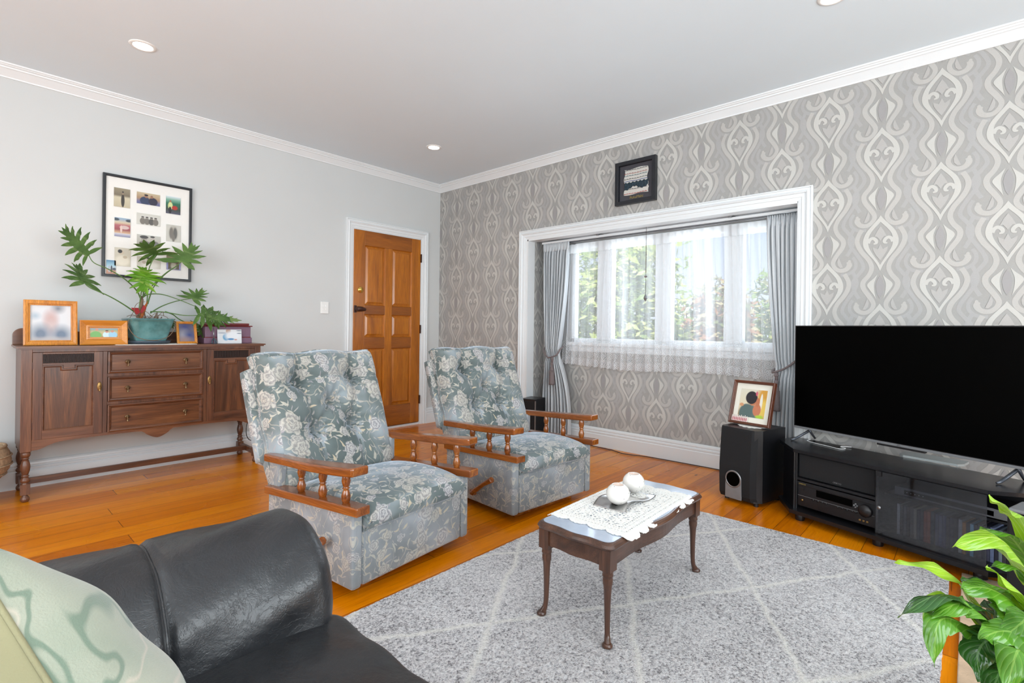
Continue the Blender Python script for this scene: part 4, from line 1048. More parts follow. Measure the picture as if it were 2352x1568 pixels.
for tri in (((.783, 4.15, 1.148), (.824, 4.15, 1.149), (.832, 4.14, 1.119), (.816, 4.15, 1.100)), ((.853, 4.15, 1.171), (.868, 4.15, 1.151), (.845, 4.15, 1.112), (.832, 4.15, 1.119))):
    m.add([tuple(Vector(p) - r) for p in tri], [(0, 1, 2, 3)])
m.build('red_bract', M_['bract'], t, solid=.002)
rnd = random.Random(11); m = MB()
for k in range(26):
    a = rnd.uniform(0, 2 * PI); r0, r1 = rnd.uniform(.02, .06), rnd.uniform(.06, .125); b = a + rnd.uniform(-1.5, 1.5)
    m.tube(crom([(r0 * math.cos(a), r0 * math.sin(a), .155), ((r0 + r1) / 2 * math.cos((a + b) / 2), (r0 + r1) / 2 * math.sin((a + b) / 2), .17 + rnd.uniform(0, .05)), (r1 * math.cos(b), r1 * math.sin(b), .172 + rnd.uniform(0, .02))], 5), .0018, 5)
m.tube(crom([(-.118, -.09, .175), (-.13, -.10, .12), (-.09, -.125, .05), (.0, -.13, .025), (.09, -.12, .05), (.135, -.1, .12), (.125, -.09, .17)], 6), .0022, 6)
m.tube(crom([(-.06, -.05, .16), (-.09, -.06, .22), (-.075, -.06, .27), (-.03, -.05, .285)], 6), .0018, 6)
o = m.build('aerial_roots', M_['root'], t); o['kind'] = 'stuff'

# purple lacquer box with a print leaning on it
t = empty('keepsake_box', (1.39, 4.235, .9035), 0, 'purple lacquered keepsake box with a red lid at the right end of the sideboard', 'box')
m = MB(); m.box(-.166, .166, -.075, .075, .0, .042); m.box(-.158, .158, -.069, .069, .046, .126); m.build('body', M_['purple'], t, .003)
m = MB(); m.box(-.159, .159, -.070, .070, .040, .048); m.build('groove', M_['rosewood'], t, .001)
m = MB(); m.box(-.170, .170, -.078, .078, .126, .134); m.box(-.15, .15, -.062, .062, .134, .152); m.build('lid', M_['rosewood'], t, .004)
pic = m_picture('watercolour print', srgb(226, 226, 228), [(.45, .9, .10, .2, .2, srgb(196, 160, 140)), (.35, .45, .13, .24, .2, srgb(96, 160, 200)), (.62, .55, .3, .34, .3, srgb(236, 236, 240)), (.55, .3, .14, .07, .3, srgb(80, 140, 190)), (.75, .26, .06, .05, .3, srgb(206, 150, 140)), (.2, .75, .18, .03, .2, srgb(150, 160, 176)), (.9, .92, .12, .03, .2, srgb(120, 130, 150)), (.9, .72, .1, .03, .2, srgb(120, 130, 150))])
m = MB(); m.box(-.084, .084, -.001, .001, 0, .104); m.xform(Matrix.Rotation(-.10, 4, 'X'))
o = m.build('photo_print', pic); uvfit(o); o.location = (1.39, 4.14, .904); tag(o, 'pale blue and white print leaning against the purple box', 'photo')
t = empty('silver_charm', (1.278, 4.135, .9035), 0, 'beaded silver charm with a dark ribbon hanging in front of the purple box', 'ornament')
m = MB(); m.tube([(0, 0, .115), (0, -.004, .03)], [.003, .005], 8); m.build('bead_strip', M_['silver'], t)
m = MB()
for a in (-.010, .004, .012): m.tube(crom([(0, -.004, .036), (a, -.01, .022), (a * 1.4, -.012, .006), (a * .4, -.01, .002)], 5), .005, 6)
m.build('ribbon', M_['saucer'], t)

# ------------------------------------------------------------------ basket on a low stool at the left edge
t = empty('low_stool', (-.03, 4.18, 0), 0, 'dark low stool at the left edge under the woven basket', 'stool')
m = MB(); m.box(-.14, .14, -.14, .14, .09, .115); m.build('seat', M_['oakdark'], t, .004)
for a in (-1, 1):
    for b in (-1, 1):
        m = MB(); m.box(a * .12 - .012, a * .12 + .012, b * .12 - .012, b * .12 + .012, 0, .09); m.build('leg', M_['oakdark'], t, .002)
t = empty('woven_basket', (.055, 4.19, .116), 0, 'round woven cane basket at the left edge beside the sideboard', 'basket')
m = MB(); m.lathe([(.08, 0), (.13, .02), (.165, .07), (.175, .12), (.165, .17), (.15, .20), (.142, .20), (.155, .165), (.165, .12), (.155, .07), (.12, .03), (0, .02)], n=48); m.build('body', M_['wicker'], t)
m = MB()
for z, r in ((.045, .152), (.10, .176), (.15, .173)): m.tube([(r * math.cos(a), r * math.sin(a), z) for a in [k * PI / 18 for k in range(36)]], .005, 6, closed=True)
m.tube([(.147 * math.cos(a), .147 * math.sin(a), .203) for a in [k * PI / 18 for k in range(36)]], .009, 6, closed=True)
m.build('rim', M_['wicker'], t)

# power cord beside the sideboard
m = MB(); m.tube(crom([(1.63, YA - .03, .30), (1.60, YA - .05, .22), (1.60, YA - .06, .14), (1.64, YA - .05, .10), (1.68, YA - .05, .16)], 6), .003, 6)
m.box(1.615, 1.66, YA - .035, YA, .27, .34); tag(m.build('power_cord', M_['blackplastic']), 'black plug and cord on the wall at the right end of the sideboard', 'power cord')

# ------------------------------------------------------------------ recliner armchairs
def make_chair(name, label):
    W = .665
    t = empty(name, (0, 0, 0), 0, label, 'armchair', 'floral velvet recliners')
    m = MB(); m.box(.09, W - .09, .08, .50, .0, .035); m.box(.14, W - .14, .13, .45, .035, .07); m.build('plinth', M_['arm'], t, .003)
    for s, (x0, x1) in enumerate(((0, .048), (W - .048, W))):
        m = MB(); m.box(x0, x1, .0, .60, .045, .336)
        # rear upper block of the side below the arm
        m.box(x0 + .004, x1 - .002, .52, .60, .33, .452)
        m.build('side_panel', M_['velvetpale'], t, .014, 3)
    m = MB(); m.box(.049, W - .049, .004, .05, .047, .262); m.build('footrest', M_['velvetpale'], t, .014, 3)
    m = MB(); m.box(.05, W - .05, .055, .56, .075, .275); m.build('body', M_['velvet'], t)
    # domed seat cushion with a rolled front
    prof = crom([(.02, .262), (-.018, .266), (-.034, .290), (-.030, .320), (-.008, .342), (.05, .356), (.15, .366), (.30, .364), (.44, .345), (.54, .31), (.55, .27)], 4)
    def seat(u, v):
        y, z = prof[min(len(prof) - 1, int(round(v * (len(prof) - 1))))]
        x = .048 + (W - .096) * u; e = min(u, 1 - u) * (W - .096)
        k = max(0, 1 - e / .05) ** 2.2; dome = .016 * math.sin(u * PI) ** .7
        zz = z + (dome if z > .33 else dome * max(0, (z - .262) / .07)) - k * .035 * (1 if z > .3 else .2)
        yy = y + (k * .02 if v < .3 else 0)
        return (x, yy, zz)
    m = MB(); m.grid(seat, 49, len(prof))
    for ui in (0, 48): m.add([m.v[j * 49 + ui] for j in range(len(prof))], [tuple(range(len(prof)))])
    c = m.build('seat', M_['velvet'], t)
    m = MB(); m.tube([seat(.012, v) for v in [k / 24 for k in range(25)]], .0045, 6); m.tube([seat(.988, v) for v in [k / 24 for k in range(25)]], .0045, 6)
    m.build('piping', M_['velvet'], c)
    # lower rails and arms
    for s in (0, 1):
        def X(x): return x if s == 0 else W - x
        m = MB()
        vs = []
        for (y, z) in ((-.045, .372), (-.045, .338), (.60, .302), (.60, .336)): vs += [(X(-.018), y, z), (X(.044), y, z)]
        m.add(vs, [(0, 1, 3, 2), (2, 3, 5, 4), (4, 5, 7, 6), (6, 7, 1, 0), (0, 2, 4, 6), (7, 5, 3, 1)])
        m.build('lower_rail', M_['arm'], t, .005, 3)
        ol = crom([(-.012, .62), (-.022, .45), (-.036, .25), (-.034, .08), (-.030, -.03)], 5); ir = crom([(.044, -.035), (.048, .06), (.040, .18), (.030, .32), (.028, .48), (.036, .62)], 5)
        pl = ol + ir
        if s: pl = [(W - x, y) for x, y in pl][::-1]
        def az(y): return .520 - .048 * max(0, min(1, (y + .03) / .65)) ** .8
        n_ = len(pl); m = MB()
        m.add([(x, y, az(y) - .034) for x, y in pl] + [(x, y, az(y)) for x, y in pl], [tuple(range(n_))[::-1], tuple(range(n_, 2 * n_))] + [(i, (i + 1) % n_, n_ + (i + 1) % n_, n_ + i) for i in range(n_)])
        m.build('armrest', M_['arm'], t, .008, 3)
        for y in (.065, .215, .365):
            z0 = .336 + .0 + .034 * (1 - (y + .045) / .645) - .002; z1 = az(y) - .030; h = z1 - z0
            m = MB(); m.lathe([(.011, 0), (.0165, .1 * h), (.018, .24 * h), (.012, .42 * h), (.0095, .47 * h), (.015, .50 * h), (.0095, .53 * h), (.013, .58 * h), (.0175, .74 * h), (.015, .90 * h), (.012, h)], n=16, M=Matrix.Translation((X(.016), y, z0)))
            m.build('spindle', M_['arm'], t)
    # reclined back: s across, q up the slope, n forward
    lean_a = math.radians(19); B0 = Vector((0, .565, .30)); up = Vector((0, math.sin(lean_a), math.cos(lean_a))); fw = Vector((0, -math.cos(lean_a), math.sin(lean_a)))
    H = .64
    def bp(x, q, n): return B0 + Vector((x, 0, 0)) + up * q + fw * n
    m = MB()
    def shell(u, v):
        a = u * 2 * PI; c_, s_ = math.cos(a), math.sin(a); e = .16
        hx, hn = (W + .024) / 2, .031
        q = .13 + (H - .045 - .13) * v; k = 1 - .5 * max(0, (v - .94) / .06) ** 2 - .3 * max(0, (.05 - v) / .05) ** 2
        wv = 1 + .03 * v
        return tuple(bp(W / 2 + hx * k ** .3 * wv * math.copysign(abs(c_) ** e, c_), q, -.062 + hn * k * math.copysign(abs(s_) ** .4, s_)))
    m.grid(shell, 64, 22, closeu=True)
    n0 = len(m.v); m.add([m.v[i] for i in range(64)], [tuple(range(64))]); m.add([m.v[21 * 64 + i] for i in range(64)], [tuple(range(64))[::-1]])
    m.build('back_shell', M_['velvet'], t)
    xa, xb = .012, W + .004
    btn = [(.27, .76), (.735, .77), (.50, .575), (.335, .385), (.655, .395)]
    seams = [((.27, .76), (.285, 1.0)), ((.735, .77), (.745, 1.0)), ((.27, .76), (.735, .77)), ((0, .72), (.27, .76)), ((.27, .76), (.335, .385)), ((.735, .77), (.655, .395)), ((.335, .385), (.36, .02)), ((.655, .395), (.68, .02)), ((.335, .385), (.50, .575)), ((.655, .395), (.50, .575)), ((.735, .77), (1, .74))]
    sw = [.9, .9, .55, .5, .75, .75, .8, .8, .35, .35, .35]
    Wb, Hb = xb - xa, H
    def dseg(px, py, a, b):
        ax_, ay_, bx_, by_ = a[0] * Wb, a[1] * Hb, b[0] * Wb, b[1] * Hb
        dx, dy = bx_ - ax_, by_ - ay_; tt = max(0, min(1, ((px - ax_) * dx + (py - ay_) * dy) / (dx * dx + dy * dy)))
        return math.hypot(px - ax_ - dx * tt, py - ay_ - dy * tt)
    def cush(u, v):
        px, py = u * Wb, v * Hb
        ed = min(px, Wb - px) ; et = min(py * 1.2 + .02, Hb - py)
        f = (1 - math.exp(-ed / .018)) * (1 - math.exp(-max(0, et) / .018))
        h = .030 + .092 * f
        h += .020 * math.sin(u * PI) * math.sin(min(1, v * 1.1) * PI)
        d = 0
        for b in btn:
            r = math.hypot(px - b[0] * Wb, py - b[1] * Hb); d += .070 * math.exp(-(r / .030)) + .036 * math.exp(-(r / .08) ** 2)
            ang = math.atan2(py - b[1] * Hb, px - b[0] * Wb); d += .006 * math.sin(ang * 9 + b[0] * 20) * math.exp(-((r - .045) / .03) ** 2)
        for (a, b), w_ in zip(seams, sw): d += .034 * w_ * math.exp(-dseg(px, py, a, b) / .014)
        h -= d * f
        wob = .004 * math.sin(v * 23 + u * 3) * (1 - f)
        q = v * Hb + .008 * math.sin(u * PI) * v + (.006 * math.sin(u * 14) * v * v)
        x = xa + px + wob
        return tuple(bp(x, q, max(-.02, h - .035)))
    m = MB(); NU, NV = 84, 84; m.grid(cush, NU, NV)
    # side skirts back to the shell
    def rim(p): return tuple(Vector(p) - fw * .045)
    V_ = m.v
    edge = [V_[i] for i in range(NU)] + [V_[j * NU + NU - 1] for j in range(1, NV)] + [V_[(NV - 1) * NU + i] for i in range(NU - 2, -1, -1)] + [V_[j * NU] for j in range(NV - 2, 0, -1)]
    K = len(edge); m.add(edge + [rim(p) for p in edge], [(i, K + i, K + (i + 1) % K, (i + 1) % K) for i in range(K)], 0, True)
    cu = m.build('back_cushion', M_['velvet'], t, weld=True)
    m = MB(); m.tube(edge, .0045, 6, closed=True); m.build('piping', M_['velvet'], cu)
    for b in btn:
        p = Vector(cush(b[0], b[1])) + fw * .006
        m = MB(); rot = Vector((0, 0, 1)).rotation_difference(fw).to_matrix().to_4x4()
        m.lathe([(.012, -.004), (.0125, 0), (.009, .005), (0, .007)], n=16, M=Matrix.Translation(p) @ rot); m.build('button', M_['velvet'], cu)
    m = MB()
    m.tube([(-.022, .315, .105), (-.035, .25, .145), (-.042, .19, .185), (-.042, .125, .222)], [.016, .016, .013, .017], 8); m.box(-.03, .0, .30, .33, .09, .12)
    m.build('recline_lever', M_['arm'], t, .003)
    return t
def copy_tree(o, parent=None):
    c = o.copy(); COL.objects.link(c); c.parent = parent
    for ch in [x for x in bpy.data.objects if x.parent == o]: copy_tree(ch, c)
    return c
ch1 = make_chair('recliner_armchair', 'floral velvet recliner armchair nearest the black sofa')
ch2 = copy_tree(ch1)
ch1.location = (1.006, 1.708, 0); ch1.rotation_euler = (0, 0, math.radians(6.6))
ch2.location = (1.992, 1.789, 0); ch2.rotation_euler = (0, 0, math.radians(-4.2)); ch2['label'] = 'floral velvet recliner armchair beside the window bay, behind the coffee table'

# ------------------------------------------------------------------ rugs
m = MB(); n_ = 60
def rug_edge():
    pts = []; rnd = random.Random(5)
    x0, x1, y0, y1 = .45, 2.875, .062, 1.64
    for k in range(240): pts.append((x0 + (x1 - x0) * k / 240, y0 + rnd.uniform(-.002, .002)))
    for k in range(160): pts.append((x1 + rnd.uniform(-.002, .002), y0 + (y1 - y0) * k / 160))
    for k in range(240): pts.append((x1 - (x1 - x0) * k / 240, y1 + rnd.uniform(-.002, .002)))
    for k in range(160): pts.append((x0, y1 - (y1 - y0) * k / 160))
    return pts
m.prism(rug_edge(), .001, .012)
tag(m.build('area_rug', m_rug()), 'pale grey shaggy rug with thin white diamond lines under the coffee table', 'rug')
m = MB(); m.box(1.0, 2.95, -1.6, .024, .001, .009)
tag(m.build('beige_mat', M_['beige rug'], None, .003), 'beige rug at the lower right under the leafy plant', 'rug')

# ------------------------------------------------------------------ coffee table
T = empty('coffee_table', (1.787, 1.003, .012), 0, 'small walnut coffee table with a serpentine edge and stone top on the grey rug', 'coffee table')
def serp(hx, hy, n=24, r=.03, bow=.016):
    out = []
    def side(x0, y0, x1, y1, nx, ny):
        kk = 1 if nx == 0 else .45
        for k in range(n):
            u = k / n; s_ = (math.sin(u * PI) ** 2 * bow - .009 * math.sin(2 * u * PI) ** 2) * kk
            out.append((x0 + (x1 - x0) * u + nx * s_, y0 + (y1 - y0) * u + ny * s_))
    c = r
    side(-hx + c, -hy, hx - c, -hy, 0, -1)
    for k in range(5): a = -PI / 2 + k * PI / 10; out.append((hx - c + c * math.cos(a), -hy + c + c * math.sin(a)))
    side(hx, -hy + c, hx, hy - c, 1, 0)
    for k in range(5): a = k * PI / 10; out.append((hx - c + c * math.cos(a), hy - c + c * math.sin(a)))
    side(hx - c, hy, -hx + c, hy, 0, 1)
    for k in range(5): a = PI / 2 + k * PI / 10; out.append((-hx + c + c * math.cos(a), hy - c + c * math.sin(a)))
    side(-hx, hy - c, -hx, -hy + c, -1, 0)
    for k in range(5): a = PI + k * PI / 10; out.append((-hx + c + c * math.cos(a), -hy + c + c * math.sin(a)))
    return out
HX, HY, ZT = .372, .157, .338
m = MB(); o1, o2, o3, o4 = serp(HX, HY), serp(HX + .004, HY + .004), serp(HX - .006, HY - .006), serp(HX - .012, HY - .012)
def ringz(a, b, za, zb, mi=0):
    n_ = len(a); m.add([(x, y, za) for x, y in a] + [(x, y, zb) for x, y in b], [(i, (i + 1) % n_, n_ + (i + 1) % n_, n_ + i) for i in range(n_)], mi, True)
ringz(o3, o1, ZT - .026, ZT - .022); ringz(o1, o2, ZT - .022, ZT - .014); ringz(o2, o1, ZT - .014, ZT - .006); ringz(o1, o3, ZT - .006, ZT - .001); ringz(o3, o4, ZT - .001, ZT)
m.add([(x, y, ZT - .026) for x, y in o3], [tuple(range(len(o3)))[::-1]])
m.build('top', M_['table'], T)
m = MB(); m.prism(o4, ZT - .012, ZT + .0015); m.build('stone_inlay', M_['stone'], T)
m = MB(); a_, b_ = serp(HX - .016, HY - .016, bow=.014), serp(HX - .034, HY - .034, bow=.014)
n_ = len(a_)
for z0, z1 in ((ZT - .082, ZT - .026),):
    m.add([(x, y, z0) for x, y in a_] + [(x, y, z1) for x, y in a_], [(i, (i + 1) % n_, n_ + (i + 1) % n_, n_ + i) for i in range(n_)])
    m.add([(x, y, z0) for x, y in b_] + [(x, y, z1) for x, y in b_], [(i, n_ + i, n_ + (i + 1) % n_, (i + 1) % n_) for i in range(n_)])
    m.add([(x, y, z0) for x, y in a_] + [(x, y, z0) for x, y in b_], [(i, n_ + i, n_ + (i + 1) % n_, (i + 1) % n_) for i in range(n_)])
m.build('apron', M_['table'], T)
for ax_ in (-1, 1):
    for ay_ in (-1, 1):
        m = MB(); cx, cy = ax_ * (HX - .030), ay_ * (HY - .030)
        m.prism([(cx - .021, cy - .021), (cx + .021, cy - .021), (cx + .021, cy + .021), (cx - .021, cy + .021)], ZT - .095, ZT - .024)
        m.lathe([(.020, ZT - .095), (.017, ZT - .104), (.0185, ZT - .108), (.0185, ZT - .114), (.015, ZT - .117), (.017, ZT - .122), (.0165, ZT - .14)], n=16, M=Matrix.Translation((cx, cy, 0)))
        pts = [(cx, cy, ZT - .135), (cx, cy, .17), (cx + ax_ * .0, cy, .08), (cx + ax_ * .002, cy + ay_ * .002, .035), (cx + ax_ * .010, cy + ay_ * .008, .012), (cx + ax_ * .018, cy + ay_ * .014, .004)]
        m.tube(crom(pts, 5), [r_[0] for r_ in crom([(.0165,), (.0125,), (.0095,), (.0090,), (.0115,), (.010,)], 5)], 14)
        m.lathe([(.010, 0), (.017, .003), (.018, .008), (.012, .014)], n=16, M=Matrix.Translation((cx + ax_ * .014, cy + ay_ * .010, -.0)))
        m.build('leg', M_['tablez'], T)
# crochet doily as real lace
def hole(x, y, hx, hy):
    dx, dy = hx - abs(x), hy - abs(y)
    if min(dx, dy) < 0: pass
    # rows parallel to the border
    e = min(dx, dy); along = y if dx < dy else x
    for d0, per, r in ((.012, .013, .0034), (.030, .011, .0030), (.044, .013, .0038)):
        if abs(e - d0) < r and abs(((along / per) % 1) - .5) * per < r * .9: return True
    if e > .052:
        cx = round(x / .082) * .082; cy = round((y - .0) / .074) * .074
        u, v = x - cx, y - cy; r = math.hypot(u, v); a = math.atan2(v, u)
        if abs(r - .033) < .0042 and math.sin(a * 10) > -.1: return True
        if abs(r - .021) < .0026 and math.sin(a * 9) > .2: return True
        if r < .004: return True
        gx, gy = (abs(u) - .041), (abs(v) - .037)
        if math.hypot(gx * .7, gy) < .0125 and not (abs(gx) < .0016 or abs(gy) < .0014): return True
        if math.hypot(u, abs(v) - .037) < .0042 or math.hypot(abs(u) - .041, v) < .0045: return True
    return False
hx, hy, cs = .262, .150, .0026
def inside(x, y):
    if abs(x) <= hx and abs(y) <= hy: return True
    for n_, L_, A_, B_ in ((8, hx, x, abs(y) - hy), (4, hy, y, abs(x) - hx)):
        if abs(A_) <= L_ + .01 and B_ > 0:
            per = 2 * L_ / n_; c = (math.floor((A_ + L_) / per) + .5) * per - L_
            if abs(c) < L_ and ((A_ - c) / (per * .52)) ** 2 + (B_ / .028) ** 2 <= 1: return True
    return math.hypot(abs(x) - hx, abs(y) - hy) < .024
m = MB(); idx = {}
NX, NY = int((hx + .032) / cs), int((hy + .032) / cs)
def vid(i, j):
    k = (i, j)
    if k not in idx:
        x, y = i * cs, j * cs
        ox, oy = abs(x + .0) - HX, abs(y) - HY - .006
        z = .0006 * math.sin(i * .9) * math.sin(j * .8) + .0008
        if oy > -.012: z -= (oy + .012) * .55
        idx[k] = len(m.v); m.v.append((x, y, z))
    return idx[k]
for i in range(-NX, NX):
    for j in range(-NY, NY):
        x, y = (i + .5) * cs, (j + .5) * cs
        if inside(x, y) and not hole(x, y, hx, hy):
            m.f.append([vid(i, j), vid(i + 1, j), vid(i + 1, j + 1), vid(i, j + 1)]); m.m.append(0); m.sm.append(False)
o = m.build('crochet_doily', M_['cotton'], solid=.0022); o.location = (1.782, 1.010, .012 + ZT + .0030); o.rotation_euler = (0, 0, math.radians(1.5))
tag(o, 'white crochet doily with scalloped edge on the coffee table', 'doily')
ZD = .012 + ZT + .0048
# curved metal tray
t = empty('candle_tray', (1.822, 1.028, ZD), math.radians(3), 'wavy polished metal tray under the two candle holders', 'tray')
def tray(u, v):
    x = -.135 + .27 * u; y = (-.070 + .14 * v) * (1 - .12 * math.sin(u * PI)) + .012 * math.sin(u * 2 * PI)
    return (x, y, .008 + .010 * math.sin((u - .12) * 2 * PI) + .004 * math.cos(v * 2 * PI) * math.sin(u * 9))
m = MB(); m.grid(tray, 40, 16); m.build('dish', M_['chrome'], t, solid=.0025)
for i, (x, y, lb) in enumerate(((1.742, 1.015, 'round white speckled tealight holder at the near end of the metal tray'), (1.932, 1.052, 'round white speckled tealight holder at the far end of the metal tray'))):
    t = empty('tealight_holder', (x, y, ZD + (.010 if i == 0 else .006)), 0, lb, 'candle holder', 'round white tealight holders')
    R_ = .0455; m = MB()
    prof = [(.016, .0)] + [(R_ * math.sin(a), R_ * .92 - R_ * .92 * math.cos(a) * 1.0) for a in [.42 + k * (2.62 - .42) / 20 for k in range(21)]]
    zt_ = prof[-1][1]; prof += [(.0205, zt_ - .001), (.0205, zt_ - .006), (0, zt_ - .006)]
    prof[0] = (prof[1][0] * .9, prof[1][1] - .001)
    off = prof[0][1]; prof = [(a, b - off) for a, b in prof]
    m.lathe(prof, n=40); m.build('body', M_['ceramic'], t)
    m = MB(); m.lathe([(.0195, zt_ - off - .006), (.0195, zt_ - off - .001), (.018, zt_ - off - .003), (0, zt_ - off - .003)], n=28); m.build('tealight', plain('pale wax', srgb(226, 200, 184), .5, .03, 40), t)
    m = MB(); m.tube([(0, 0, zt_ - off - .004), (.001, 0, zt_ - off + .004)], .0008, 5); m.build('wick', M_['white'], t)

# ------------------------------------------------------------------ television stand (local X along its front, Y to the back)
ang = math.atan2(-.955, -.297)
S = empty('television_stand', (3.159, .734, 0), ang, 'low black corner television stand with shelves and a smoked glass door', 'television stand')
m = MB(); m.prism([(-.190, .34), (-.184, .169), (0, 0), (.826, 0), (1.010, .169), (1.02, .34)][::-1], .373, .390); m.build('top', M_['blacktop'], S, .002)
m = MB(); m.prism([(-.150, .33), (-.160, .125), (.0, -.035), (.84, -.035), (.98, .125), (.98, .33)][::-1], .042, .062); m.build('base_board', M_['blackash'], S, .002)
m = MB(); m.prism([(-.130, .155), (-.118, .145), (.016, .012), (.004, .0), (-.142, .143)][::-1], .062, .373); m.build('side_panel', M_['blackash'], S)
m = MB(); m.box(.0, .013, .004, .05, .062, .373); m.build('front_post', M_['blackash'], S)
m = MB(); m.box(.405, .419, .008, .30, .062, .373); m.build('divider', M_['blackash'], S)
m = MB(); m.box(-.14, .97, .305, .318, .062, .373); m.build('back_panel', M_['blackash'], S)
m = MB(); m.box(.013, .405, .012, .30, .222, .235); m.box(-.11, .013, .12, .30, .222, .235); m.build('shelf', M_['blackash'], S)
m = MB(); m.box(.419, .93, .07, .30, .245, .256); m.build('shelf', M_['blackash'], S)
m = MB(); m.box(.416, .826, -.010, -.006, .046, .372)
gd = m.build('glass_door', M_['smoke'], S)
m = MB(); m.box(.416, .438, -.013, -.005, .350, .373); m.build('hinge', M_['blackplastic'], gd)
m = MB(); m.lathe([(.008, 0), (.008, .004), (0, .005)], n=20, M=Matrix.Translation((.430, -.010, .197)) @ Matrix.Rotation(PI / 2, 4, 'X')); m.build('knob', M_['silver'], gd)
for x, y in ((.03, .02), (.80, .02), (-.08, .28), (.92, .28), (.41, .03)):
    m = MB(); m.lathe([(.022, 0), (.024, .01), (.024, .032), (.018, .042)], n=20, M=Matrix.Translation((x, y, 0))); m.build('caster', M_['blackplastic'], S)

def local(S_, x, y, z): return tuple((Matrix.Translation(S_.location) @ Matrix.Rotation(S_.rotation_euler[2], 4, 'Z')) @ Vector((x, y, z)))
# centre speaker
t = empty('centre_speaker', local(S, .205, .13, .235), ang, 'long black centre speaker on the upper left shelf of the television stand', 'speaker')
m = MB(); m.box(-.190, .192, -.095, .10, 0, .132); m.build('cabinet', M_['blackash'], t, .002)
m = MB(); m.box(-.188, .190, -.104, -.095, .004, .129); m.build('grille', M_['grille'], t, .003)
text_obj('badge', 'ONKYO', .0115, M_['silver'], t, (.014, -.1050, .017), (PI / 2, 0, 0))
# receiver
t = empty('av_receiver', local(S, .208, .13, .062), ang, 'black stereo receiver with a large volume knob in the television stand', 'receiver')
m = MB(); m.box(-.194, .196, -.10, .14, .014, .150); m.build('case', M_['blackplastic'], t, .003)
m = MB(); m.box(-.196, .197, -.112, -.10, .018, .152); m.box(-.196, .197, -.116, -.112, .132, .152)
fp = m.build('front_panel', M_['blackash'], t, .002)
m = MB(); m.box(-.090, .090, -.1135, -.112, .092, .128); m.build('display', M_['screen'], fp)
m = MB()
m.box(-.19, .19, -.1135, -.112, .075, .0765); m.build('trim_line', M_['greyplate'], fp)
m = MB(); m.lathe([(.031, 0), (.031, .012), (.027, .020), (0, .021)], n=36, M=Matrix.Translation((.152, -.112, .092)) @ Matrix.Rotation(PI / 2, 4, 'X')); m.build('volume_knob', M_['blackplastic'], fp)
m = MB()
for k, x in enumerate((-.105, -.080, -.058, -.037, .02, .043, .066, .09, .108)):
    m.lathe([(.0045, 0), (.0045, .005), (0, .006)], n=12, M=Matrix.Translation((x, -.112, .070)) @ Matrix.Rotation(PI / 2, 4, 'X'))
m.build('buttons', M_['blackplastic'], fp)
m = MB()
for x, z in ((.098, .104), (.112, .104), (.105, .112), (.105, .096)): m.lathe([(.004, 0), (.004, .004), (0, .005)], n=10, M=Matrix.Translation((x, -.112, z)) @ Matrix.Rotation(PI / 2, 4, 'X'))
m.build('control_pad', M_['greyplate'], fp)
m = MB(); m.box(-.178, -.158, -.1135, -.112, .104, .118); m.build('power_button', M_['blackplastic'], fp)
m = MB()
for x in (.125, .142, .159): m.lathe([(.0055, 0), (.0055, .002), (.003, .003), (0, .001)], n=14, M=Matrix.Translation((x, -.112, .038)) @ Matrix.Rotation(PI / 2, 4, 'X'))
m.build('front_sockets', M_['brass'], fp)
m = MB(); m.lathe([(.006, 0), (.006, .004), (0, .005)], n=14, M=Matrix.Translation((-.165, -.112, .052)) @ Matrix.Rotation(PI / 2, 4, 'X')); m.build('headphone_socket', M_['brass'], fp)
text_obj('badge', 'ONKYO', .010, M_['gold ink'], fp, (-.163, -.1170, .141), (PI / 2, 0, 0))
# silver disc recorder behind the glass door and beyond it
t = empty('disc_recorder', local(S, .672, .18, .256), ang, 'slim silver and black disc recorder on the upper right shelf behind the glass door', 'disc recorder')
m = MB(); m.box(-.208, .208, -.11, .10, .004, .046); m.build('case', M_['blackplastic'], t, .002)
m = MB(); m.box(-.208, .208, -.116, -.110, .036, .046); m.box(-.208, .208, -.116, -.110, .008, .014); m.box(-.208, -.170, -.1155, -.110, .008, .046); m.box(.155, .208, -.1155, -.110, .008, .046)
m.build('silver_fascia', M_['greyplate'], t)
m = MB(); m.box(-.170, .155, -.113, -.110, .014, .036); m.build('dark_window', M_['screen'], t)
for k in range(5):
    m = MB(); m.box(-.160 + k * .016, -.157 + k * .016, -.1155, -.113, .024, .027); m.build('button', M_['white'], t)
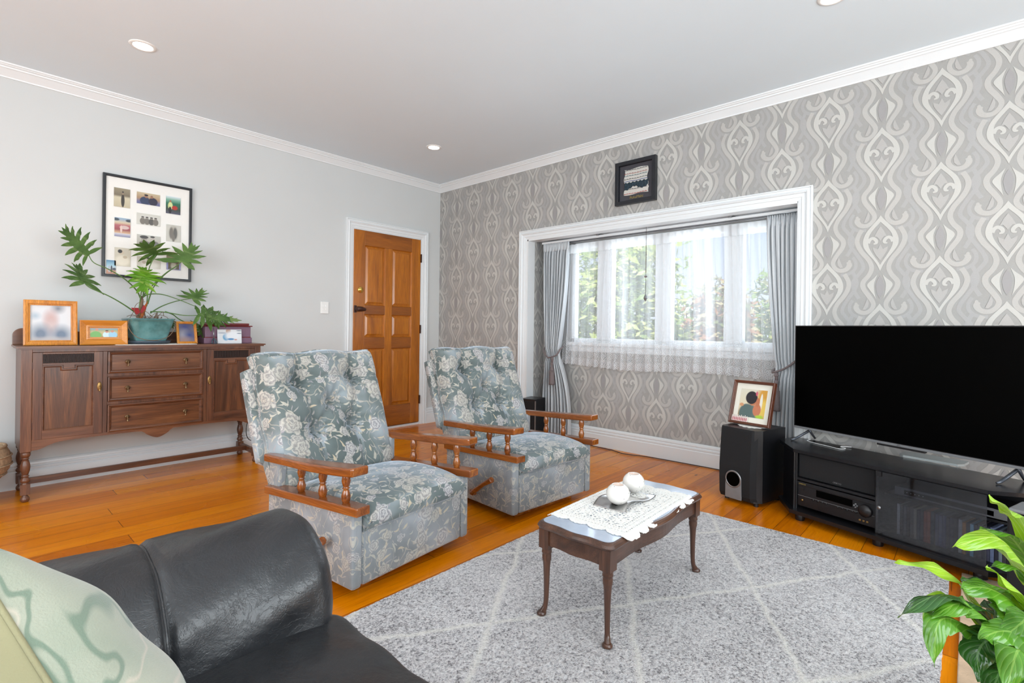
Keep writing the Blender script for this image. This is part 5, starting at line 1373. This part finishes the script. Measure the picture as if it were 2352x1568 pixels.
# disc cases below the recorder
rnd = random.Random(21); x = .462; cols = [(150, 150, 150), (40, 42, 48), (60, 60, 66), (36, 34, 40), (70, 64, 62), (118, 110, 96), (44, 46, 60), (56, 50, 58), (130, 62, 48), (140, 70, 48), (36, 40, 56), (44, 56, 90), (46, 58, 96), (40, 50, 84), (36, 38, 48), (50, 48, 60), (44, 44, 50), (150, 150, 146), (168, 116, 56), (34, 34, 40), (104, 158, 180), (40, 40, 50), (70, 64, 74), (46, 46, 60), (80, 80, 96), (110, 120, 150), (50, 50, 60), (112, 122, 130), (60, 56, 60), (44, 44, 50)]
for k, c in enumerate(cols):
    c = tuple(min(255, int(v * 1.25 + 10)) for v in c); wd = .0135; h = .150 - rnd.uniform(0, .010); tilt = 0
    m = MB(); m.box(0, wd * .92, .0, .12, 0, h); o = m.build('disc_case', plain('case sleeve', srgb(*c), .35, .15, 70), None, .001)
    o.location = local(S, x, .095, .062); o.rotation_euler = (0, 0, ang)
    nm = {0: 'pale grey', 5: 'sand brown', 8: 'brick red', 9: 'rust orange', 11: 'royal blue', 12: 'mid blue', 13: 'slate blue', 17: 'light grey', 18: 'mustard', 20: 'sky blue', 25: 'periwinkle blue', 27: 'blue grey'}.get(k)
    if nm: tag(o, f'{nm} disc case standing in the row behind the smoked glass door', 'disc case', 'disc cases behind the glass door')
    else: tag(o, 'dark disc case standing in the row behind the smoked glass door', 'disc case', 'dark disc cases behind the glass door')
    x += wd + (.004 if k in (10, 16) else 0)

# ------------------------------------------------------------------ television
angt = math.atan2(-.937, -.35)
V = empty('television', (3.52, .816, .390), angt, 'large flat screen television, switched off, on the black corner stand', 'television')
m = MB(); m.box(0, 1.115, .003, .03, .062, .693); m.build('casing', M_['blackplastic'], V, .003)
m = MB(); m.box(.15, .95, .03, .075, .08, .42); m.build('rear_housing', M_['blackplastic'], V, .01)
m = MB(); m.box(.006, 1.109, .0, .004, .078, .688); m.build('screen', M_['screen'], V)
m = MB(); m.box(0, 1.115, -.003, .004, .062, .074); m.build('bottom_bezel', M_['greyplate'], V, .001)
m = MB(); m.box(0, 1.115, .0, .004, .689, .694); m.box(0, .005, 0, .004, .074, .69); m.build('bezel', M_['blackplastic'], V)
m = MB(); m.box(.47, .69, -.003, .02, .052, .063); m.build('sensor_bar', M_['blackplastic'], V, .002)
text_obj('badge', 'TCL', .011, M_['silver'], V, (.575, -.0035, .068), (PI / 2, 0, 0))
for x in (.085, 1.03):
    m = MB(); m.tube([(x, .02, .066), (x - .005, .02, .05), (x - .02, -.09, .010), (x - .025, -.115, .006)], [.008, .008, .007, .005], 8)
    m.tube([(x, .02, .066), (x + .005, .02, .05), (x + .01, .06, .006)], [.008, .008, .006], 8)
    m.build('foot', M_['darkmetal'], V)
m = MB(); m.prism([(0, 0), (.262, 0), (.262, .09), (.245, .125), (.022, .125), (0, .10)], 0, .011)
o = m.build('media_box', M_['palebox'], None, .004); o.location = (3.50, .262, .3905); o.rotation_euler = (0, 0, math.atan2(-.98, -.20) ); o.scale = (1, -1, 1)
tag(o, 'flat grey media box on the stand below the television', 'media box')
m = MB(); m.tube(crom([(3.60, .74, .396), (3.50, .72, .394), (3.43, .72, .3935), (3.36, .60, .3935), (3.33, .54, .3935), (3.37, .52, .3935), (3.40, .55, .394), (3.42, .50, .396)], 6), .0016, 6)
tag(m.build('white_cable', M_['white']), 'thin white cable lying on the television stand', 'cable')

# ------------------------------------------------------------------ subwoofer and what stands on it
sa = math.atan2(-.2432, -.061)
SW = empty('subwoofer', (3.238, 1.168, 0), sa, 'black cube subwoofer speaker on the floor left of the television stand', 'subwoofer')
m = MB(); m.prism([(0, .03), (.02, .004), (.19, -.006), (.225, .008), (.252, .06), (.252, .30), (0, .30)][::-1] if False else [(0, .30), (.252, .30), (.252, .05), (.222, .008), (.03, .008), (0, .03)], .022, .453)
m.build('cabinet', M_['blackash'], SW, .003)
m = MB()
prf = [(.0, .024), (-.014, .05), (-.018, .14), (-.018, .22), (-.010, .32), (0, .44), (.004, .452)]
for (ya, za), (yb, zb) in zip(prf, prf[1:]): m.add([(.012, ya, za), (.212, ya, za), (.212, yb, zb), (.012, yb, zb)], [(0, 1, 2, 3)], 0, True)
for (ya, za), (yb, zb) in zip(prf, prf[1:]): m.add([(.0, ya + .03, za), (.012, ya, za), (.012, yb, zb), (.0, yb + .03, zb)], [(0, 1, 2, 3)]); m.add([(.212, ya, za), (.236, ya + .03, za), (.236, yb + .03, zb), (.212, yb, zb)], [(0, 1, 2, 3)])
m.add([(.0, .03, .452), (.012, .004, .452), (.212, .004, .452), (.236, .034, .452)], [(0, 1, 2, 3)])
gr = m.build('front_baffle', M_['grille'], SW)
cxp, czp = .108, .145
m = MB(); m.prismY([(cxp - .052, .026), (cxp + .052, .026)] + [(cxp + .052 * math.cos(a), czp + .048 * math.sin(a)) for a in [k * PI / 20 for k in range(21)]], -.0215, -.012); m.build('port_plate', M_['greyplate'], SW, .001)
m = MB(); m.lathe([(.052, -.004), (.052, .002), (.046, .003), (.043, -.002)], n=40, M=Matrix.Translation((cxp, -.021, czp)) @ Matrix.Rotation(PI / 2, 4, 'X')); m.build('port_ring', M_['silver'], SW)
m = MB(); m.lathe([(.0, .002), (.043, .002), (.043, .0025)], n=40, M=Matrix.Translation((cxp, -.021, czp)) @ Matrix.Rotation(PI / 2, 4, 'X')); m.build('port', M_['screen'], SW)
for x, y in ((.03, .04), (.22, .04), (.03, .27), (.22, .27)):
    m = MB(); m.lathe([(.014, 0), (.014, .022)], n=16, M=Matrix.Translation((x, y, 0))); m.build('foot', M_['blackplastic'], SW)
m = MB(); pts = []
for k in range(64): a = k * PI / 32; r = .098 + .006 * math.cos(a * 16); pts.append((r * math.cos(a), r * math.sin(a) * .85))
m.prism(pts, 0, .0025); o = m.build('doily', M_['cotton']); o.location = (3.375, 1.01, .4535); tag(o, 'small white doily under the brown photo frame on the subwoofer', 'doily')
t = empty('framed_photo', (3.345, 1.028, .457), math.atan2(-.256, -.05), 'brown photo frame with a child in profile on the black subwoofer', 'photo frame')
pic = m_picture('profile of a child', [(0, srgb(190, 150, 96)), (.4, srgb(220, 206, 176)), (1, srgb(214, 208, 190))],
    [(.95, .75, .30, .40, .3, srgb(206, 150, 60)), (.95, .35, .3, .3, .3, srgb(226, 190, 90)), (.82, .55, .05, .32, .1, srgb(226, 220, 206)), (.40, .12, .38, .34, .1, srgb(94, 110, 104)), (.52, .62, .17, .20, .1, srgb(190, 122, 86)), (.44, .70, .22, .23, .06, srgb(38, 34, 40)), (.62, .86, .04, .08, .2, srgb(200, 90, 110)), (.30, .20, .24, .26, .1, srgb(86, 104, 102)), (.70, .28, .15, .22, .08, srgb(196, 120, 88)), (.70, .55, .07, .16, .1, srgb(186, 112, 80)), (.1, .42, .08, .06, .2, srgb(206, 150, 110)), (.82, .05, .14, .06, .3, srgb(170, 200, 60))])
frame_parts(t, .262, .278, .016, .022, M_['brownframe'], None, pic, M_['cream card'], .168, .178, M=lean(.28))
strut(t, .28, .15)
m = MB(); m.box(-.118, -.01, -.0075, -.0050, .016, .045)
for k in range(9): m.box(-.116 + k * .012, -.112 + k * .012, -.0078, -.0050, .045, .053 + .004 * (k % 2))
m.xform(lean(.28)); o = m.build('place_card', m_picture('pink lettering card', srgb(226, 214, 208), [(.1 + .1 * k, .35, .035, .3, .2, srgb(186, 96, 104)) for k in range(9)]), t); uvfit(o)

# small tower speaker behind the far chair, and speaker at the right edge
t = empty('tower_speaker', (3.60, 3.00, 0), math.radians(-78), 'narrow black speaker with a silver edge standing by the left curtain', 'speaker')
m = MB(); m.box(-.075, .075, -.09, .10, 0, .405); m.build('cabinet', M_['blackash'], t, .003)
m = MB(); m.box(-.073, .073, -.098, -.09, .01, .385); m.build('grille', M_['grille'], t, .003)
m = MB(); m.box(.070, .077, -.100, -.088, .005, .39); m.build('silver_edge', M_['silver'], t)
t = empty('tower_speaker', (2.725, -.105, 0), ang, 'black speaker with grey top at the right edge in front of the television stand', 'speaker')
m = MB(); m.box(0, .19, 0, .16, 0, .362); m.build('cabinet', M_['blackash'], t, .006)
m = MB(); m.box(-.0, .19, .0, .16, .364, .378); m.build('top', M_['greyplate'], t, .006)
m = MB(); m.box(.006, .184, -.006, .0, .02, .35); m.build('grille', M_['grille'], t, .003)
# cord along the skirting of the bay
m = MB(); m.tube(crom([(3.84, 2.6, .006), (3.82, 2.3, .006), (3.78, 2.15, .006), (3.83, 1.95, .006), (3.85, 1.6, .006), (3.86, 1.2, .006)], 8), .0035, 6)
tag(m.build('speaker_cord', M_['oakdark']), 'thin dark cord lying along the floor below the window', 'cord')

# ------------------------------------------------------------------ black leather sofa (faces +X) with cushion
SO = empty('leather_sofa', (.1, .2, 0), 0, 'black leather sofa with a rolled arm in the lower left foreground', 'sofa')
def so(p): return (p[0] - .1, p[1] - .2, p[2])
def roll(u, v):
    # u around, v along -X..+X
    a = u * 2 * PI; x = -.42 + 1.0 * v
    rr = .166 + .004 * math.sin(v * 3.2 + .2)
    f = max(0, (v - .93) / .07); rr *= math.sqrt(max(0, 1 - f * f * .96)) if f > 0 else 1
    pl = .0018 * math.sin(a * 3 + v * 9) + .0022 * math.sin(a * 9 + v * 30) + .0035 * math.sin(v * 52 + a * 5) * max(0, math.sin(a * .5 + 2.6)) * max(0, v - .55) * 2
    pl += -.012 * math.exp(-((v - .665) / .006) ** 2)
    rr += pl * (1 - f)
    cy, cz = 1.150 + .02 * (1 - v), .452
    ry = 1.0; rz = 1.0
    y = cy + rr * 1.02 * math.cos(a); z = cz + rr * math.sin(a) * 1.0
    if math.sin(a) < 0: z = cz + rr * math.sin(a) * 1.25
    return so((x, y, z))
m = MB(); m.grid(roll, 120, 150, closeu=True)
m.build('arm', M_['leather'], SO)
m = MB(); m.tube([tuple(Vector(roll(u, .665)) ) for u in [k / 60 for k in range(60)]], .0045, 6, closed=True); m.build('arm_seam', M_['leather'], SO)
m = MB(); m.box(-.52, .43, .82 + .14, .82 + .27, .04, .42); m.box(-.50, .43, -1.25, .82, .04, .28); m.build('base', M_['leather'], SO, .03, 3)
def seatf(u, v):
    # closed cushion: u around in xz, v along y
    a = u * 2 * PI; e = .38; cx, cz = .16, .345; hx_, hz_ = .425, .088
    y = 1.04 - 1.02 * v
    k = min(1, min(v, 1 - v) / .05); k = .80 + .20 * math.sqrt(max(0, 1 - (1 - k) ** 2))
    x = cx + hx_ * (.97 + .03 * k) * math.copysign(abs(math.cos(a)) ** e, math.cos(a)); z = cz + hz_ * k * math.copysign(abs(math.sin(a)) ** e, math.sin(a))
    if math.sin(a) > 0: z += .018 * math.sin(v * PI) * math.sin(max(0, min(1, (x + .3) / .85)) * PI) + .004 * math.sin(y * 40 + x * 9) * max(0, (x - .2)) * 2.2
    return so((x, y, z))
for k in range(2):
    m = MB(); m.grid(seatf, 110, 70, closeu=True); m.add([m.v[i] for i in range(110)], [tuple(range(110))]); m.add([m.v[69 * 110 + i] for i in range(110)], [tuple(range(110))[::-1]])
    if k: m.xform(Matrix.Translation((0, -1.03, 0)))
    m.build('seat_cushion', M_['leather'], SO)
m = MB()
def backf(u, v):
    a = u * 2 * PI; e = .45; y = 1.02 - 2.2 * v
    x = -.36 + .10 * math.copysign(abs(math.cos(a)) ** e, math.cos(a)); z = .56 + .22 * math.copysign(abs(math.sin(a)) ** e, math.sin(a))
    return so((x - (z - .4) * .25, y, z))
m.grid(backf, 60, 30, closeu=True); m.add([m.v[i] for i in range(60)], [tuple(range(60))]); m.add([m.v[29 * 60 + i] for i in range(60)], [tuple(range(60))[::-1]])
m.build('backrest', M_['leather'], SO)

# scatter cushion
mc = NT('green botanical linen'); v_ = mc.coords('Object')
n1 = mc.noise(v_, 5, 3, .6); lf = mc.node('ShaderNodeTexNoise', inp={'Vector': mc.coords(scale=(5, 2.2, 3), rot=(.4, .6, .5)), 'Scale': 1.0, 'Detail': 2.0, 'Distortion': 2.2}).outputs[0]
c_ = mc.ramp(n1, [(.3, srgb(138, 146, 128)), (.55, srgb(160, 161, 144)), (.75, srgb(146, 154, 146))])
band = mc.math('MULTIPLY', mc.math('SUBTRACT', .028, mc.math('ABSOLUTE', mc.math('SUBTRACT', lf, .47)), clamp=True), 60, clamp=True)
c_ = mc.mix(mc.math('MULTIPLY', band, .75), c_, srgb(92, 114, 96))
band2 = mc.math('MULTIPLY', mc.math('SUBTRACT', .022, mc.math('ABSOLUTE', mc.math('SUBTRACT', lf, .56)), clamp=True), 40, clamp=True)
c_ = mc.mix(mc.math('MULTIPLY', band2, .7), c_, srgb(196, 182, 166))
mc.set(base=c_, rough=.95, sheen=.3); mc.bump(mc.noise(mc.coords(), 420, 2), .35, .002)
mb_ = plain('beige green linen', srgb(140, 134, 102), .95, .08, 8, .3, 420)
PC = empty('scatter_cushion', (.110, .775, .525), 0, 'pale green botanical print cushion on the black sofa at the lower left', 'cushion')
Mp = Matrix.Rotation(math.radians(7), 4, 'Z') @ Matrix.Rotation(math.radians(-20), 4, 'Y') @ Matrix.Rotation(math.radians(36), 4, 'X')
def pil(side):
    def f(u, v):
        a, b = u * 2 - 1, v * 2 - 1
        e = max(0, (1 - abs(a) ** 2.6)) ** .5 * max(0, (1 - abs(b) ** 2.6)) ** .5
        s = .215 * (1 - .05 * (1 - abs(a) ** 2) * abs(b) ** 4 - .05 * (1 - abs(b) ** 2) * abs(a) ** 4)
        return tuple(Mp @ Vector((side * (.100 * e + .004 * math.sin(a * 9 + b * 5) * e), a * .215 * (1 - .06 * (1 - b * b) ** 1), b * .215 * (1 - .06 * (1 - a * a)))))
    return f
m = MB(); m.grid(pil(1), 50, 50); m.build('front', mc.mat, PC)
m = MB(); m.grid(pil(-1), 50, 50); m.build('back', mb_, PC)
m = MB(); fz = pil(1); ed = [fz(k / 30, 0) for k in range(30)] + [fz(1, k / 30) for k in range(30)] + [fz(1 - k / 30, 1) for k in range(30)] + [fz(0, 1 - k / 30) for k in range(30)]
m.tube(ed, .003, 6, closed=True); m.build('seam', mb_, PC)

# ------------------------------------------------------------------ peace lily at the lower right
t = empty('peace_lily', (1.72, -.16, .009), 0, 'leafy green peace lily in a pot at the lower right corner', 'houseplant')
LO = Vector((1.72, -.16, .009))
m = MB(); m.lathe([(.075, 0), (.085, .02), (.105, .15), (.110, .16), (.104, .17), (.098, .165), (.095, .14), (0, .14)], n=36); m.build('pot', plain('dark planter', srgb(70, 60, 54), .5, .1, 20), t)
m = MB(); m.lathe([(.0, .139), (.096, .142), (.09, .146), (0, .148)], n=30); m.build('soil', M_['soil'], t)
LILY = [
  ([(1.904, -0.161, 0.359), (1.823, -0.101, 0.561), (1.763, -0.066, 0.612), (1.706, -0.033, 0.648)], .05, 1),
  ([(1.838, -0.163, 0.364), (1.738, -0.098, 0.484), (1.666, -0.048, 0.56), (1.53, 0.027, 0.558)], .085, 1),
  ([(1.912, -0.169, 0.359), (1.852, -0.104, 0.481), (1.792, -0.067, 0.539), (1.72, -0.018, 0.559)], .075, 0),
  ([(1.765, -0.157, 0.36), (1.73, -0.118, 0.452), (1.688, -0.072, 0.496), (1.654, -0.035, 0.49)], .045, 0),
  ([(1.6, -0.123, 0.35), (1.58, -0.102, 0.444), (1.547, -0.066, 0.501), (1.513, -0.028, 0.539)], .06, 1),
  ([(1.696, -0.081, 0.286), (1.633, -0.011, 0.414), (1.517, 0.041, 0.504), (1.38, 0.118, 0.546)], .045, 1),
  ([(1.774, -0.137, 0.275), (1.695, -0.08, 0.39), (1.653, -0.034, 0.451), (1.582, 0.015, 0.47)], .07, 2),
  ([(1.629, -0.126, 0.338), (1.56, -0.08, 0.449), (1.516, -0.031, 0.49), (1.449, 0.012, 0.498)], .085, 0),
  ([(1.701, -0.131, 0.306), (1.638, -0.091, 0.437), (1.604, -0.054, 0.466), (1.571, -0.018, 0.479)], .075, 0),
  ([(1.626, -0.078, 0.318), (1.503, -0.018, 0.443), (1.38, 0.044, 0.501), (1.258, 0.104, 0.48)], .06, 2),
  ([(1.561, -0.081, 0.349), (1.429, -0.01, 0.47), (1.404, 0.017, 0.483), (1.303, 0.054, 0.48)], .055, 0),
  ([(1.599, -0.048, 0.367), (1.538, 0.018, 0.43), (1.466, 0.054, 0.44), (1.429, 0.064, 0.389)], .05, 1),
  ([(1.555, -0.074, 0.349), (1.408, 0.013, 0.444), (1.312, 0.044, 0.47), (1.281, 0.048, 0.396)], .06, 0),
  ([(1.583, -0.076, 0.337), (1.523, -0.039, 0.391), (1.467, -0.007, 0.402), (1.455, 0.005, 0.368)], .05, 2),
  ([(1.484, -0.071, 0.372), (1.382, -0.032, 0.437), (1.364, -0.014, 0.411), (1.328, -0.018, 0.375)], .07, 2),
  ([(1.527, -0.118, 0.354), (1.431, -0.086, 0.443), (1.396, -0.048, 0.456), (1.328, -0.018, 0.457)], .07, 0),
  ([(1.745, -0.135, 0.287), (1.696, -0.081, 0.348), (1.668, -0.05, 0.389), (1.655, -0.036, 0.41)], .09, 2),
  ([(1.574, -0.096, 0.312), (1.555, -0.074, 0.397), (1.535, -0.053, 0.444), (1.519, -0.035, 0.457)], .08, 0),
  ([(1.42, -0.074, 0.395), (1.408, -0.062, 0.386), (1.366, -0.045, 0.386), (1.313, -0.032, 0.361)], .085, 2),
  ([(1.443, -0.1, 0.361), (1.382, -0.078, 0.431), (1.346, -0.067, 0.443), (1.305, -0.052, 0.384)], .08, 0),
  ([(1.454, -0.112, 0.413), (1.436, -0.092, 0.481), (1.422, -0.077, 0.472), (1.396, -0.048, 0.438)], .07, 0),
  ([(1.561, -0.081, 0.349), (1.514, -0.059, 0.408), (1.508, -0.052, 0.38), (1.514, -0.06, 0.343)], .04, 2),
  ([(1.6, -0.123, 0.35), (1.586, -0.109, 0.416), (1.567, -0.088, 0.444), (1.548, -0.067, 0.425)], .08, 2)]
def lily_leaf(P, wd, mi, seed):
    rnd = random.Random(seed); P = [Vector(p) - LO for p in P]
    base = Vector((rnd.uniform(-.04, .04), rnd.uniform(-.04, .04), .14))
    c = [Vector(p) for p in crom([tuple(p) for p in P], 8)]
    m = MB(); vs = []; tw = rnd.uniform(-.5, .5); N = len(c)
    for i, p in enumerate(c):
        u = i / (N - 1); tt = (c[min(N - 1, i + 1)] - c[max(0, i - 1)]).normalized()
        sd = tt.cross(Vector((0, 0, 1)))
        if sd.length < .15: sd = Vector((.7, -.7, 0))
        sd.normalize(); nr = sd.cross(tt).normalized()
        s = sd * math.cos(tw + .4 * u) + nr * math.sin(tw + .4 * u); n2 = s.cross(tt).normalized()
        w = wd * .5 * (math.sin(min(1, u * 1.02) ** .75 * PI) ** .8 if u < 1 else 0) + .0006
        wav = .006 * math.sin(u * 22 + seed)
        for k in (-1, -.5, 0, .5, 1): vs.append(tuple(p + s * (k * w) + n2 * (-abs(k) ** 1.3 * w * .35 + wav * k)))
    fs = []
    for i in range(N - 1):
        for k in range(4): fs.append((i * 5 + k, i * 5 + k + 1, i * 5 + 5 + k + 1, i * 5 + 5 + k))
    m.add(vs, fs, 0, True)
    o = m.build('leaf', (M_['lilyA'], M_['lilyB'], M_['lilyC'])[mi], t)
    uv = o.data.uv_layers[0]
    for l in o.data.loops:
        i = l.vertex_index; uv.data[l.index].uv = ((i % 5) / 4, (i // 5) / (N - 1))
    m = MB(); m.tube(crom([tuple(base), tuple((base + P[0]) / 2 + Vector((0, 0, .05))), tuple(P[0]), tuple(c[2])], 5), .0026, 6); m.build('leaf_stalk', M_['stem'], o)
for i, (P, wd, mi) in enumerate(LILY): lily_leaf(P, wd, mi, i)

# ------------------------------------------------------------------ garden outside the window
def foliage(name, label, c, r, n, size, cols, trunk=True, shape=1.0, group='trees and shrubs outside the window'):
    t = empty(name, (c[0], c[1], 0), 0, label, 'tree', group)
    rnd = random.Random(len(name) * 7 + int(c[1] * 10)); m = MB()
    for k in range(n):
        while True:
            p = Vector((rnd.uniform(-1, 1), rnd.uniform(-1, 1), rnd.uniform(-1, 1)))
            if .35 < p.length < 1: break
        if shape == 'cone': h = (p.z + 1) / 2; q = Vector((p.x * r[0] * (1 - h * .92), p.y * r[1] * (1 - h * .92), p.z * r[2]))
        else:
            bl = 1 + .16 * math.sin(p.x * 7 + c[1]) * math.sin(p.y * 6) + .12 * math.sin(p.z * 9 + p.y * 5)
            q = Vector((p.x * r[0] * bl, p.y * r[1] * bl, p.z * r[2] * bl))
        q.z += c[2]
        s = size * rnd.uniform(.6, 1.3); a = Vector((rnd.gauss(0, 1), rnd.gauss(0, 1), rnd.gauss(0, 1))).normalized(); b = a.orthogonal().normalized()
        m.add([tuple(q - a * s), tuple(q + b * s * .4), tuple(q + a * s), tuple(q - b * s * .4)], [(0, 1, 2, 3)], rnd.randrange(len(cols)))
    m.build('crown', cols, t)
    if trunk: m = MB(); m.tube([(0, 0, -.6), (.03, .02, c[2] * .5), (0, 0, c[2])], [.12, .09, .05], 10); m.build('trunk', M_['root'], t)
    return t
def leafm(n, c):
    mt = NT(n); mt.set(base=c, rough=.7)
    tr = mt.node('ShaderNodeBsdfTranslucent', inp={'Color': c}); mx = mt.node('ShaderNodeMixShader', inp={0: .35, 1: mt.b.outputs[0], 2: tr.outputs[0]}); mt.link(mx.outputs[0], mt.out.inputs[0]); return mt.mat
GA = [leafm('lime foliage', srgb(196, 208, 110)), leafm('mid foliage', srgb(150, 176, 84)), leafm('pale foliage', srgb(228, 232, 160))]
GD = [leafm('conifer dark', srgb(46, 66, 54)), leafm('conifer mid', srgb(66, 84, 66))]
GO = [leafm('copper foliage', srgb(190, 132, 84)), leafm('cream foliage', srgb(214, 200, 150)), leafm('olive foliage', srgb(136, 150, 84))]
foliage('garden_tree', 'large lime green tree filling the left window panes', (9.3, 5.5, 1.4), (1.2, 1.45, 1.95), 5200, .13, GA)
foliage('conifer_tree', 'tall narrow dark conifer seen at the left of the third window pane', (12.6, 5.95, 1.1), (.45, .42, 1.75), 1500, .12, GD, shape='cone')
foliage('garden_shrub', 'copper and cream shrub seen low in the third window pane', (8.3, 3.0, .9), (.6, .55, .95), 2400, .09, GO)
foliage('garden_tree', 'green tree seen in the rightmost window pane beside the curtain', (10.2, 2.3, 1.2), (.8, .8, 1.35), 2600, .10, [GA[0], GA[1], GO[1]])
foliage('garden_shrub', 'low olive shrub beyond the house roof in the third pane', (12.0, 4.35, .7), (.6, .6, .95), 1500, .12, GO)
hs = empty('neighbour_house', (15.5, 7.1, 0), 0, 'neighbouring house with a pale roof seen through the third window pane', 'house')
m = MB(); m.box(-1.5, 1.5, -1.6, 1.6, -.6, 1.15); m.build('wall', M_['trim'], hs)
m = MB(); m.prismY([(-1.8, 1.12), (1.8, 1.12), (0, 1.95)], -1.8, 1.8); m.build('roof', plain('pale grey roof', srgb(200, 204, 210), .6, .05, 4), hs)
m = MB(); m.box(XW + .1, 40, -25, 35, -.65, -.6); struct(m.build('lawn', plain('lawn', srgb(120, 140, 80), .95, .2, 3)))['label'] = 'garden ground outside the window'

# ------------------------------------------------------------------ light, sky, camera
wd = bpy.data.worlds.new('sky'); scene.world = wd; wd.use_nodes = True
nt = wd.node_tree; bg = nt.nodes['Background']
tc = nt.nodes.new('ShaderNodeTexCoord'); sp = nt.nodes.new('ShaderNodeSeparateXYZ'); nt.links.new(tc.outputs['Generated'], sp.inputs[0])
rp = nt.nodes.new('ShaderNodeValToRGB'); nt.links.new(sp.outputs[2], rp.inputs[0]); nt.links.new(rp.outputs[0], bg.inputs[0])
rp.color_ramp.elements[0].position = .0; rp.color_ramp.elements[0].color = srgb(226, 234, 246)
rp.color_ramp.elements[1].position = .45; rp.color_ramp.elements[1].color = srgb(168, 200, 242)
bg.inputs[1].default_value = 1.0

def lamp(name, kind, loc, rot, energy, col=(1, 1, 1), **kw):
    l = bpy.data.lights.new(name, kind); l.energy = energy; l.color = col
    for k, v in kw.items(): setattr(l, k, v)
    o = bpy.data.objects.new(name, l); COL.objects.link(o); o.location = loc; o.rotation_euler = rot; return o
lamp('sun', 'SUN', (0, 0, 8), (math.radians(38), 0, math.radians(-52)), 4.6, (1, .96, .88), angle=.01)
# area lamps added in the openings of the unseen walls as daylight fill
lamp('daylight_fill_near', 'AREA', ((W0 + W1) / 2, Y0 - .06, (V0 + V1) / 2), (math.radians(99), 0, 0), 156, (.91, .98, 1), shape='RECTANGLE', size=W1 - W0, size_y=V1 - V0)
lamp('daylight_fill_back', 'AREA', (X0 - .06, (U0 + U1) / 2, (V0 + V1) / 2), (math.radians(99), 0, math.radians(-90)), 145, (.91, .98, 1), shape='RECTANGLE', size=U1 - U0, size_y=V1 - V0)
# daylight through the bay window
lamp('daylight_bay', 'AREA', (XW + .34, (WY0 + WY1) / 2, 1.40), (math.radians(90), 0, math.radians(90)), 25, (.84, .92, 1), shape='RECTANGLE', size=WY1 - WY0, size_y=.85)
for i, (x, y) in enumerate(((.70, 3.50), (2.80, 3.50), (2.76, .50))):
    lamp('downlight_beam', 'SPOT', (x, y, ZC - .02), (0, 0, 0), 9, (1, .93, .82), spot_size=math.radians(130), spot_blend=.8, shadow_soft_size=.045)

cd = bpy.data.cameras.new('camera'); cam = bpy.data.objects.new('camera', cd); COL.objects.link(cam); scene.camera = cam
yaw, roll_, fpx, sy0 = .7383, .0131, 1161.94, 755.17
F = Vector((math.cos(yaw), math.sin(yaw), 0)); R = Vector((math.sin(yaw), -math.cos(yaw), 0)); U = Vector((0, 0, 1))
R2 = R * math.cos(roll_) + U * math.sin(roll_); U2 = U * math.cos(roll_) - R * math.sin(roll_)
mw = Matrix((R2, U2, -F)).transposed().to_4x4(); mw.translation = Vector((0, 0, 1.04)); cam.matrix_world = mw
cd.sensor_width = 36; cd.sensor_fit = 'HORIZONTAL'; cd.lens = fpx / 2352 * 36
cd.shift_y = -(784 - sy0) / 2352; cd.clip_start = .05; cd.clip_end = 200

vs_ = scene.view_settings; vs_.view_transform = 'Standard'; vs_.look = 'None'; vs_.gamma = 1; vs_.use_curve_mapping = False; vs_.exposure = 0
scene.cycles.max_bounces = 6; scene.cycles.diffuse_bounces = 3; scene.cycles.glossy_bounces = 2; scene.cycles.transparent_max_bounces = 10; scene.cycles.transmission_bounces = 4
scene.cycles.use_adaptive_sampling = True; scene.cycles.adaptive_threshold = .06; scene.cycles.use_denoising = True; scene.cycles.sample_clamp_indirect = 6
scene.cycles.caustics_reflective = False; scene.cycles.caustics_refractive = False
